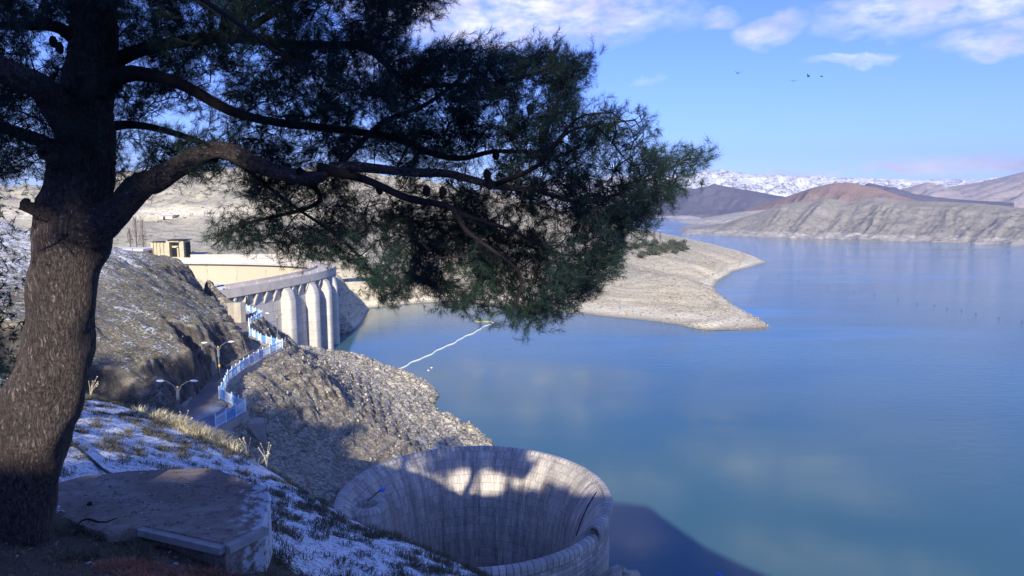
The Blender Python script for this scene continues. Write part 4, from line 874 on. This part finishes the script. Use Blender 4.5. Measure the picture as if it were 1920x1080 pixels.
tag(blades('mound_grass', sc_pts, 14, .32, .30, .02, simple('olive_grass', (.15, .145, .07), .35, .2, .9), 1.0), 'olive winter grass on the mound above the road', None, None, 'stuff')
sc_pts = []
while len(sc_pts) < 7000:
    x = random.uniform(-70, 215); y = 262 + 330 * random.random() ** 1.5; z = hmid(x, y)
    if z < 1.6 or (vnoise(np.array([x * .07]), np.array([y * .05]))[0] * 1.2 + random.uniform(-.7, .7) < -.1): continue
    sc_pts.append((x, y, z - .05))
tag(blades('peninsula_scrub', sc_pts, 9, .42, .32, .05, simple('grey_scrub', (.16, .15, .10), .35, .1, .9), 1.0), 'small grey green scrub dotted over the pale peninsula', None, None, 'stuff')
chips = []
for nm, cnt_, s0, s1, col in (('bark_chips', 1500, .006, .022, (.22, .15, .12)), ('pale_debris', 260, .006, .022, (.45, .42, .40))):
    VV = []; FF = []
    for c in range(cnt_):
        x = random.uniform(-7.5, 1.5); y = random.uniform(3.8, 7.9); sz_ = random.uniform(s0, s1); q_ = cube * sz_ * (1.6, .8, .35); a = random.uniform(0, 6.3); q_[:, :2] = q_[:, :2] @ np.array([[math.cos(a), -math.sin(a)], [math.sin(a), math.cos(a)]]); VV.append(q_ + (x, y, hnear(x, y) + sz_ * .3)); FF.append(cf + 8 * c)
    for c in range(cnt_, cnt_ + 120):
        p_ = np.array(cent) + rng.normal(0, .75, 2) * (1.3, .7)
        if not inpoly(np.array([p_[0]]), np.array([p_[1]]), slab_xy)[0]: p_ = np.array(cent)
        sz_ = random.uniform(s0, s1) * .7; q_ = cube * sz_ * (1.8, .6, .3); a = random.uniform(0, 6.3); q_[:, :2] = q_[:, :2] @ np.array([[math.cos(a), -math.sin(a)], [math.sin(a), math.cos(a)]]); VV.append(q_ + (p_[0], p_[1], TZ + sz_ * .3)); FF.append(cf + 8 * c)
    tag(meshobj(nm, np.concatenate(VV), np.concatenate(FF), simple(nm, col, .5, 20, .95)), nm.replace('_', ' ') + ' strewn on the ground under the pine', None, None, 'stuff')
tuf = []; t_ = 0
while len(tuf) < 4600:
    x = random.uniform(-22, 6); y = random.uniform(7, 30); z = hnear(x, y)
    u, v = PROJ((x, y, z))
    if not (-60 < u < 960 and 650 < v < 1120) or z < 38: continue
    if inpoly(np.array([x]), np.array([y]), slab_xy)[0]: continue
    if vnoise(np.array([x * 3.1]), np.array([y * 2.6]))[0] * 1.2 + .4 * vnoise(np.array([x * .7]), np.array([y * .7]))[0] + random.uniform(-.4, .4) < .2: continue
    tuf.append((x, y, z - .02))
tag(blades('grass_tufts', tuf, 30, .15, .13, .0055, M['grassdark'], .95, .25), 'dark winter grass tufts poking through the snow', None, None, 'stuff')
# straw coloured grass at the brow, lit by the sun
st_ = []
while len(st_) < 150:
    u = random.gauss(350, 45); v = 790 + (u - 330) * .38 + random.uniform(-6, 26); y = 22 + (330 - u) * .01 - random.uniform(0, 1.2); p = PD(u, v, y); st_.append((p[0], p[1], hnear(p[0], p[1]) - .02))
tag(blades('straw_grass', st_, 44, .38, .26, .009, M['straw'], .8), 'pale straw coloured dry grass clump on the brow above the parking corner', 'grass', None, 'stuff')
# dry stalks along the brow
for u, v, y, lab in ((170, 745, 23.5, 'thin dry stalk on the brow nearest the trunk'), (345, 785, 21.8, 'thin dry stalk in the straw grass'), (465, 850, 20, 'dry seed stalk right of the straw grass'), (500, 868, 19.8, 'dry seed stalk at the start of the steep brow')):
    p = PD(u, v, y); mb = MB(); z0 = hnear(p[0], p[1])
    for q_ in range(9):
        a = random.uniform(0, 6.3); l = random.uniform(.3, .75); mb.tube([(p[0], p[1], z0), (p[0] + .08 * math.cos(a), p[1] + .08 * math.sin(a), z0 + l * .6), (p[0] + .25 * math.cos(a), p[1] + .25 * math.sin(a), z0 + l)], [.008, .006, .004], 4)
        mb.ball((p[0] + .25 * math.cos(a), p[1] + .25 * math.sin(a), z0 + l), .022, n=5, m=3)
    tag(mb.build('dry_plant', M['straw']), lab, 'dry plant')
# litter ground
lit = []
while len(lit) < 2300:
    x = random.uniform(-8, 1); y = random.uniform(3.6, 8.3)
    if inpoly(np.array([x]), np.array([y]), slab_xy)[0]: continue
    lit.append((x, y, hnear(x, y)))
tag(blades('needle_litter', lit, 12, .07, .16, .003, simple('brown_litter', (.17, .11, .085), .5, 9, .9), 1.0, .4), 'brown fallen pine needles on the ground under the tree', None, None, 'stuff')
red = []
for (u, v, y, s_, n) in ((262, 1052, 6.9, .22, 90), (300, 1070, 6.6, .25, 90), (230, 1040, 7.1, .12, 40), (395, 1045, 7.3, .14, 50)):
    c_ = PD(u, v, y)
    for _ in range(n):
        x = c_[0] + random.gauss(0, s_); yy = c_[1] + random.gauss(0, s_ * .6); red.append((x, yy, hnear(x, yy)))
tag(blades('red_grass_sun_painted', red, 14, .10, .05, .003, M['red_sun_painted'], .9), 'reddish dry grass patch, coloured brighter as if sunlit, in front of the concrete platform', 'grass', None, 'stuff')
# platform
pf = empty('concrete_platform', (cent[0], cent[1], TZ)); tag(pf, 'worn many sided concrete platform dusted with snow beside the pine trunk', 'platform')
n = len(slab_xy); top = [(p[0] - cent[0], p[1] - cent[1], 0) for p in slab_xy]; bot = [(x * 1.0, y * 1.0, -1.5) for x, y, z in top]
edge_ = [(x * .985, y * .985, .0) for x, y, z in top]; low = [(x, y, -.03) for x, y, z in top]
V = edge_ + low + bot; Fc = [tuple(range(n - 1, -1, -1))[::1]] + [(k_, (k_ + 1) % n, n + (k_ + 1) % n, n + k_) for k_ in range(n)] + [(n + k_, n + (k_ + 1) % n, 2 * n + (k_ + 1) % n, 2 * n + k_) for k_ in range(n)]
tri = tessellate_polygon([[Vector(e_) for e_ in edge_]]); Fc = [tuple(t_) for t_ in tri] + Fc[1:]
meshobj('slab', V, Fc, M['slab'], pf)
# raised lip along the broken front edges
lp = MB()
for (a, b_) in ((7, 8), (6, 7)):
    p, q_ = np.array(top[a][:2]), np.array(top[b_][:2]); d = q_ - p; l = np.hypot(*d); nn = np.array((-d[1], d[0])) / l; nn = nn if np.dot(nn, -p) > 0 else -nn
    c_ = (p + q_) / 2 - nn * .035; lp.box((c_[0], c_[1], -.03 - .004 * a), (l, .11, .085), math.atan2(d[1], d[0]))
lp.build('front_lip', simple('pale_edge_concrete', (.40, .38, .36), .2, 6, .9, .2), pf)
ck = MB(); cpx = [(143, 987), (152, 977), (165, 973), (185, 979), (200, 979), (219, 971)]; ck.tube([tuple(PZ(u, v, TZ + .004) - np.array((cent[0], cent[1], TZ))) for u, v in cpx], [.006, .011, .013, .012, .010, .004], 6); ck.build('crack', M['black'], pf)
p = PZ(168, 944, TZ + .02); mb = MB(); mb.ball((0, 0, 0), .035, (1, 1, .8), 8, 5, .15); o = mb.build('stone', M['dark']); o.location = tuple(p); tag(o, 'small dark stone lying on the left of the concrete platform', 'stone')
mb = MB(); pts = [PD(u, v, y) for u, v, y in ((118, 836, 14.2), (150, 848, 13.6), (190, 868, 12.8), (222, 884, 12.0))]; mb.tube([(p[0], p[1], hnear(p[0], p[1]) + .06) for p in pts], .028, 6)
tag(mb.build('pole', M['dark']), 'thin dark pole lying on the snow behind the concrete platform', 'pole')
p = PD(1349, 1085, 9); mb = MB(); mb.tube([(p[0], p[1], p[2] - 2.2), (p[0], p[1], p[2])], .02, 8); mb.ball((p[0], p[1], p[2] + .03), .035, (1, 1, 1.5), 8, 6)
tag(mb.build('marker_stake', simple('bright_blue', (.03, .2, .85), .05, 3, .5)), 'blue tipped stake just showing at the bottom edge over the water', 'stake')

# ================================================================== PINES
def tube_np(pts, rad, n=10, knob=0.0, sub=3, seed=0):
    P_ = np.array(catmull([tuple(p) for p in pts], sub)); Rr = np.array(catmull([(r_,) for r_ in rad], sub))[:, 0]
    V = []; up = np.array((.1, 1.0, .15)); rs = np.random.default_rng(seed); ph = rs.uniform(0, 6.28, 4)
    for i, p in enumerate(P_):
        t = P_[min(i + 1, len(P_) - 1)] - P_[max(i - 1, 0)]; t = t / (np.linalg.norm(t) + 1e-9); a = np.cross(t, up); a /= np.linalg.norm(a) + 1e-9; b_ = np.cross(a, t)
        an = np.arange(n) * 2 * np.pi / n; r_ = Rr[i] * (1 + knob * (.5 * np.sin(3 * an + i * .35 + ph[0]) + .35 * np.sin(5 * an - i * .5 + ph[1]) + .3 * np.sin(2 * an + i * .8 + ph[2]) + .2 * rs.normal(0, 1, n) * .5))
        V.append(p + np.outer(np.cos(an) * r_, a) + np.outer(np.sin(an) * r_, b_))
    V = np.concatenate(V); m_ = len(P_); i = np.arange(m_ - 1)[:, None]; k_ = np.arange(n)[None, :]
    Fc = np.stack([i * n + k_, i * n + (k_ + 1) % n, (i + 1) * n + (k_ + 1) % n, (i + 1) * n + k_], -1).reshape(-1, 4); return V, Fc, P_
def join(parts):
    V = []; Fc = []; b_ = 0
    for v, f in parts: V.append(v); Fc.append(f + b_); b_ += len(v)
    return np.concatenate(V), np.concatenate(Fc)
def needles(tips, dirs, lens, per, nl, wd):
    """sprays: needles all along a short twig, swept forward"""
    n = len(tips); T = np.repeat(tips, per, 0); Dd = np.repeat(dirs, per, 0); L_ = np.repeat(lens, per); t = rng.random(n * per) ** .8
    base = T - Dd * (L_ * (1 - t))[:, None]; r_ = rng.normal(0, 1, (n * per, 3)); r_ -= (r_ * Dd).sum(1)[:, None] * Dd; r_ /= np.linalg.norm(r_, axis=1)[:, None]
    d = Dd * rng.uniform(.45, 1.0, n * per)[:, None] + r_ * rng.uniform(.35, .95, n * per)[:, None]; d /= np.linalg.norm(d, axis=1)[:, None]
    ln = nl * rng.uniform(.7, 1.25, n * per); tip = base + d * ln[:, None]; s_ = np.cross(d, rng.normal(0, 1, (n * per, 3))); s_ /= np.linalg.norm(s_, axis=1)[:, None]; s_ *= wd / 2
    V = np.stack([base - s_, base + s_, tip], 1).reshape(-1, 3); return V, np.arange(3 * n * per).reshape(-1, 3)
def limbs_px(spec): # (u, v, r_px, y)
    return [PD(u, v, y) for u, v, r_, y in spec], [r_ * y / F for u, v, r_, y in spec]

pt = empty('pine_tree', tuple(PD(30, 1015, 7.6))); base0 = np.array(pt.location)
tag(pt, 'large leaning pine in the left foreground whose long limb reaches out over the lake', 'tree')
trunk = [(18, 1060, 82, 7.6), (22, 1000, 72, 7.6), (32, 900, 68, 7.6), (62, 800, 70, 7.6), (98, 700, 62, 7.6), (114, 600, 57, 7.6), (124, 500, 58, 7.6), (140, 420, 66, 7.6), (150, 350, 56, 7.6), (158, 280, 50, 7.6), (164, 200, 44, 7.6), (172, 100, 40, 7.6), (180, 0, 36, 7.6), (188, -120, 30, 7.6), (196, -260, 24, 7.6), (205, -420, 16, 7.6), (215, -600, 6, 7.6)]
limbs = [
 [(165, 425, 46, 7.5), (215, 392, 36, 7.4), (250, 365, 32, 7.3), (290, 336, 28, 7.25), (345, 303, 25, 7.2), (410, 293, 22, 7.15), (500, 308, 20, 7.1), (580, 316, 17, 7.05), (640, 304, 13, 7.0), (760, 310, 11, 7.0), (850, 322, 10, 7.0), (930, 345, 8, 7.0), (1010, 368, 6, 7.0), (1090, 372, 4.5, 7.0), (1180, 348, 3.5, 7.05), (1290, 298, 2, 7.1)],
 [(600, 316, 12, 7.05), (680, 336, 10, 6.9), (760, 368, 9, 6.8), (830, 395, 7, 6.7), (900, 440, 5, 6.6), (950, 500, 4, 6.6), (970, 570, 2.5, 6.6)],
 [(860, 400, 5, 6.75), (960, 430, 4, 6.9), (1060, 460, 3, 7.1), (1150, 470, 2, 7.3)],
 [(165, 190, 30, 7.6), (230, 150, 20, 7.4), (330, 160, 15, 7.3), (430, 200, 12, 7.3), (520, 232, 10, 7.4), (640, 240, 9, 7.5), (750, 268, 9, 7.5), (800, 292, 8, 7.5), (860, 300, 7, 7.5), (930, 288, 5, 7.5), (1010, 280, 4, 7.6), (1090, 250, 3, 7.7), (1190, 225, 2, 7.8)],
 [(168, 140, 26, 7.6), (220, 95, 18, 7.7), (300, 95, 14, 7.8), (430, 76, 12, 7.9), (560, 84, 10, 8.0), (680, 95, 8, 8.1), (760, 150, 7, 8.1), (850, 160, 5, 8.2), (950, 150, 4, 8.3), (1080, 110, 2, 8.4)],
 [(430, 76, 11, 7.9), (480, 40, 9, 7.8), (530, 0, 8, 7.7), (620, -60, 6, 7.6), (740, -60, 4, 7.6), (840, -20, 2, 7.6)],
 [(150, 250, 40, 7.5), (100, 205, 36, 7.2), (50, 160, 33, 6.9), (0, 112, 30, 6.6), (-80, 60, 26, 6.3), (-200, 0, 16, 6.0), (-350, -40, 6, 5.8)],
 [(140, 320, 22, 7.6), (90, 280, 18, 8.2), (30, 240, 15, 8.8), (-60, 230, 11, 9.4), (-180, 260, 5, 10)],
 [(168, 90, 20, 7.6), (110, 52, 14, 7.4), (50, 50, 11, 7.3), (-20, 40, 9, 7.2), (-140, 10, 5, 7)],
 [(150, 260, 18, 7.7), (230, 235, 10, 8.1), (330, 250, 8, 8.6), (430, 300, 6, 9.0), (540, 380, 4, 9.4), (650, 460, 3, 9.6), (720, 540, 2, 9.7)],
 [(560, 318, 7, 7.0), (600, 370, 6, 7.4), (560, 400, 5, 7.6), (500, 415, 4, 7.7), (450, 428, 3, 7.7), (400, 460, 2, 7.7)],
 [(190, -100, 22, 7.6), (320, -140, 14, 7.4), (500, -130, 9, 7.2), (660, -90, 5, 7.1), (780, -20, 2, 7.0)],
 [(192, -180, 18, 7.6), (60, -260, 10, 7.2), (-100, -300, 5, 7.0)],
 [(190, -60, 14, 7.6), (300, -40, 9, 6.4), (420, 20, 6, 5.8), (520, 100, 4, 5.5)],
 [(640, 304, 7, 7.0), (720, 230, 6, 7.4), (800, 190, 5, 7.8), (900, 120, 3, 8.1)],
 [(930, 345, 6, 7.0), (1000, 300, 5, 6.8), (1080, 230, 3, 6.7), (1150, 210, 2, 6.7)],
 [(180, -120, 14, 7.6), (220, -200, 10, 9.0), (300, -180, 6, 10.2)],
]
parts = []; nodes = []
P_, r_ = limbs_px(trunk); v, f, c_ = tube_np(P_, r_, 40, .075, 8, 3); meshobj('trunk', v - base0, f, M['bark'], pt, smooth=True); nodes.append(c_[len(c_) // 3:])
for i, L_ in enumerate(limbs):
    P_, r_ = limbs_px(L_); r_ = [q_ * (.92 if j == 0 else .76) for j, q_ in enumerate(r_)]; P_ = [p + rng.normal(0, .04, 3) * (0 < j < len(P_) - 1) for j, p in enumerate(P_)]
    v, f, c_ = tube_np(P_, r_, 18 if i in (0, 6) else 10, .09, 6 if i in (0, 6) else 4, i); nodes.append(c_[2:])
    meshobj('limb', v - base0, f, M['bark_limb'] if i in (0, 6, 7) else M['branch'], pt, smooth=True)
P_, r_ = limbs_px([(110, 405, 22, 7.35), (75, 395, 15, 7.2), (52, 388, 11, 7.1), (44, 382, 13, 7.08), (38, 380, 3, 7.06)]); v, f, c_ = tube_np(P_, r_, 12, .1, 4); meshobj('broken_stub', v - base0, f, M['bark'], pt, smooth=True)
P_, r_ = limbs_px([(130, 300, 24, 7.3), (108, 290, 19, 7.15), (84, 285, 16, 7.0), (82, 285, 4, 6.98)]); v, f, c_ = tube_np(P_, r_, 12, .08, 4); meshobj('broken_stub', v - base0, f, M['bark'], pt, smooth=True)
nodes = np.concatenate(nodes)
# foliage volume: outline of where the sprays sit, with looser areas
outline = [(850, -60), (846, 0), (790, 28), (752, 50), (745, 78), (765, 105), (800, 95), (850, 88), (880, 76), (930, 88), (960, 108), (1000, 98), (1040, 92), (1062, 108), (1100, 100), (1105, 125), (1075, 165), (1072, 195), (1085, 208), (1130, 198), (1162, 222), (1208, 212), (1212, 245), (1198, 288), (1228, 288), (1262, 300), (1318, 272), (1326, 286), (1302, 325), (1262, 364), (1218, 395), (1215, 425), (1172, 440), (1162, 495), (1122, 532), (1075, 570), (1040, 592), (1005, 605), (940, 608), (895, 588), (835, 572), (805, 550), (775, 530), (752, 558), (722, 562), (695, 538), (665, 492), (590, 475), (560, 495), (510, 458), (440, 455), (405, 452), (395, 435), (440, 415), (500, 395), (430, 375), (425, 345), (350, 330), (250, 372), (205, 340), (200, 250), (120, 330), (40, 330), (-300, 420), (-420, -60), (-380, -420), (100, -620), (560, -330)]
gaps = [(92, 85, 55, 1.0), (375, 232, 75, .92), (250, 125, 38, .9), (305, 225, 60, .75), (700, 340, 80, .92), (800, 350, 60, .85), (900, 320, 60, .7), (1010, 320, 40, .45), (430, 345, 55, .95), (480, 400, 40, .6), (560, 350, 45, .5), (360, 30, 50, .8), (600, 50, 55, .7), (470, 115, 45, .75), (570, 175, 50, .6), (650, 20, 40, .6), (240, 290, 50, .6), (300, 340, 50, .9), (730, 470, 55, .55), (850, 520, 50, .4), (620, 430, 40, .4), (960, 410, 50, .35), (50, 220, 40, .5), (690, 130, 50, .3), (60, 360, 60, .95)]
N0 = 10300; xs_ = []; 
while len(xs_) < N0:
    u = random.uniform(-420, 1320); v = random.uniform(-620, 625)
    if (u < -60 or v < -80) and random.random() < .72: continue
    if not inpoly(np.array([u]), np.array([v]), outline)[0]: continue
    p_ = 1.0
    for (gu, gv, gr, gw) in gaps:
        d = math.hypot(u - gu, v - gv)
        if d < gr: p_ *= 1 - gw * min(1, 1.6 * (1 - d / gr))
    if u < 330 and v > 40: p_ *= .7
    cl_ = vnoise(np.array([u / 62.]), np.array([v / 42. + 9]))[0]; p_ *= np.clip(1.1 + 1.2 * cl_, .2, 1)
    if random.random() > p_: continue
    nd = nodes; sc_u = 7.3; yb = np.interp(u, [-400, 160, 700, 1300], [7.2, 7.6, 7.4, 7.1]); y = yb + .45 + random.gauss(0, .7)
    if (v > 230 and 330 < u < 1000 and y < 7.0) or (abs(v - 150) < 60 and 200 < u < 500 and y < 7.1): y += .9
    xs_.append(PD(u, v, max(5.4, y)))
xs_ = np.array(xs_)
# grow twigs: nearest first, each spray hooks on to the nearest existing wood
allp = nodes.copy(); dist0 = np.array([np.min(np.linalg.norm(allp - p, axis=1)) for p in xs_]); order = np.argsort(dist0)
buf = np.zeros((len(allp) + len(xs_) * 7, 3)); buf[:len(allp)] = allp; nb = len(allp); tw = []; dirs = []; tips = []
nl0 = nb; owner = []
for idx in order:
    p = xs_[idx]; dd = np.linalg.norm(buf[:nb] - p, axis=1); j = int(dd.argmin()); q0 = buf[j]; L_ = dd[j]
    axis = (p - q0) / (L_ + 1e-6); u, v = PROJ(p)
    bias = np.array((.55, 0, .55)) if v < 330 else np.array((.35, 0, -.15 if u < 1000 else .25))
    d = axis * 1.0 + bias * .8 + rng.normal(0, .28, 3); d /= np.linalg.norm(d)
    mid1 = q0 + (p - q0) * .5 + rng.normal(0, .05, 3) * min(1, L_) + np.array((0, 0, .04 * L_))
    tw.append((q0, mid1, p, L_)); 
    for t_ in (.35, .7, 1.0): buf[nb] = q0 + (p - q0) * t_; nb += 1
    tips.append(p + d * .10); dirs.append(d)
tips = np.array(tips); dirs = np.array(dirs)
prt = []
for (a, b_, c_, L_) in tw:
    r0 = .004 + .006 * min(L_, 1.2); P3 = np.stack([a, b_, c_]); nn = 4; V = []
    t = (c_ - a); t = t / (np.linalg.norm(t) + 1e-9); e1 = np.cross(t, (.1, .9, .3)); e1 /= np.linalg.norm(e1) + 1e-9; e2 = np.cross(t, e1); an = np.arange(nn) * 2 * np.pi / nn
    for q_, rr_ in zip(P3, (r0 * 1.5, r0, r0 * .5)): V.append(q_ + np.outer(np.cos(an), e1) * rr_ + np.outer(np.sin(an), e2) * rr_)
    i = np.arange(2)[:, None]; k_ = np.arange(nn)[None, :]; prt.append((np.concatenate(V), np.stack([i * nn + k_, i * nn + (k_ + 1) % nn, (i + 1) * nn + (k_ + 1) % nn, (i + 1) * nn + k_], -1).reshape(-1, 4)))
v, f = join(prt); meshobj('twigs', v - base0, f, M['branch'], pt)
# every twig tip splits into three sprays
n = len(tips); T3 = np.repeat(tips, 3, 0) + rng.normal(0, .055, (n * 3, 3)); D3 = np.repeat(dirs, 3, 0) + rng.normal(0, .38, (n * 3, 3)); D3 /= np.linalg.norm(D3, axis=1)[:, None]
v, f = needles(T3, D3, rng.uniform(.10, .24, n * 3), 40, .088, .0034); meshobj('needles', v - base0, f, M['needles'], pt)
# cones
for (u, v, y) in ((913, 328, 6.8), (918, 345, 6.8), (830, 360, 6.9), (800, 358, 6.9), (994, 205, 7.2), (1018, 250, 7.2), (1016, 262, 7.1), (930, 290, 7.3), (712, 355, 7.0), (455, 420, 7.5), (100, 78, 7.2), (112, 90, 7.2)):
    p = PD(u, v, y) - base0; cn = MB(); cn.ball(tuple(p), .04, (1, 1, 1.5), 7, 5, .12); cn.build('cone', M['branch'], pt)

def off_pine(loc, h, crown_r, crown_h, label, n=5200, q=.30, lean=0.0, y_off=None, group='pines beside and behind the viewpoint'):
    r_ = empty('pine_tree', loc); tag(r_, label, 'tree', group); mb = MB(); mb.tube([(0, 0, -.6), (.1, 0, h * .5), (lean, 0, h * .92)], [.28, .2, .07], 10); mb.build('trunk', M['bark'], r_)
    nl = 26; lc = rng.normal(0, .42, (nl, 3)); lc[:, 2] = rng.uniform(-1, 1, nl); lc *= (crown_r, crown_r, crown_h / 2); rad = np.array([crown_r * .34] * nl); wd_ = 1.0
    k_ = rng.integers(0, nl, n); c_ = lc[k_] + rng.normal(0, 1, (n, 3)) * (.16 * crown_r, .16 * crown_r, .1 * crown_h); c_[:, 2] += h - crown_h / 2; c_[:, 0] += lean
    d = rng.normal(0, 1, (n, 3)); d[:, 2] += .4; d /= np.linalg.norm(d, axis=1)[:, None]
    mb = MB()
    for q_ in lc: mb.tube([(lean * .5, 0, h - crown_h + random.uniform(0, .3) * crown_h), (q_[0] + lean, q_[1], q_[2] + h - crown_h / 2)], [.06, .015], 5)
    mb.build('limbs', M['branch'], r_)
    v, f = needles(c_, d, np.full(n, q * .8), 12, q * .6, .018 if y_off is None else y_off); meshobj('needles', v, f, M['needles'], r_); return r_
# pine at the left frame edge
a = PD(-255, 700, 12.5); off_pine((a[0], a[1], 44.6), 10.5, 3.0, 8.2, 'dark pine at the left frame edge behind the big leaning trunk', n=8200, q=.22)
HB = lambda x, y: float(np.interp(x, [-70, -29, 0, 19, 60], [48.5, 49.1, 48.3, 41, 15]) * (1 - min(1, -y / 26)) + (CZ + np.interp(x, [-70, -45, -22, -14.5, -12.5, -8.5, -6.8, -2.5, 9, 16, 21, 27, 33, 60], [1.5, 1.5, 2.2, 1.8, .2, .1, .5, .5, .2, -.9, -1.6, -7.7, -11, -25]) + 26 * k) * min(1, -y / 26))
for i, (x, y, h, cr2, ch, lab) in enumerate([(-8.2, -14, 7.3, 2.3, 3.4, 'left of the three unseen pines added uphill behind the viewpoint for shade'), (-4.6, -14.5, 7.6, 2.3, 3.6, 'middle of the three unseen pines added uphill behind the viewpoint for shade'), (-1.2, -13.6, 7.0, 2.2, 3.2, 'right of the three unseen pines added uphill behind the viewpoint for shade'), (-36, -4, 15.0, 4.5, 12, 'tall pine far left of the viewpoint'), (-25.5, -9, 9.3, 3.0, 8, 'slim pine left of the viewpoint'), (-30.5, -9, 11, 4, 9, 'second pine far left of the viewpoint'), (-43.5, -2, 14, 5, 12, 'broad pine farthest left of the viewpoint'), (13, -12, 3.2, 1.6, 2.4, 'small pine downhill on the right')]):  # the three pines behind are unseen, added to shade the leaning pine
    off_pine((x, y, HB(x, y) - .3), h, cr2, ch, lab, n=2600 if h < 9 else 7000, q=.5, y_off=.03 if h < 9 else .07)  # needles widened so these unseen crowns block more sun
# unseen low shrubs added along the ridge behind to block the sun
for i, x in enumerate((-12.2, -8.2, -1.6, -.2, 1.2, 2.6, 4.0)):
    bush((x, -24, HB(x, -24) - .3), random.uniform(.8, 1.0), 'unseen low shrub added on the ridge behind the viewpoint to block sun', group='unseen shrubs added on the ridge to block sun', nl=700, sq=1.0)

# ================================================================== HAZE
hz = MB(); hz.box((0, 3000, 240), (10400, 6800, 502)); ho = hz.build('haze', bpy.data.materials.new('haze_air')); hm_ = ho.data.materials[0]; hm_.use_nodes = True
q = NG(hm_.node_tree)
for n_ in list(q.n): q.n.remove(n_)
pv = q.new('ShaderNodeVolumePrincipled'); pv.inputs['Density'].default_value = 0.00011; pv.inputs['Color'].default_value = (.70, .80, 1, 1); pv.inputs['Anisotropy'].default_value = .2
oo = q.new('ShaderNodeOutputMaterial'); q.l.new(pv.outputs[0], oo.inputs['Volume']); tag(ho, kind='stuff')
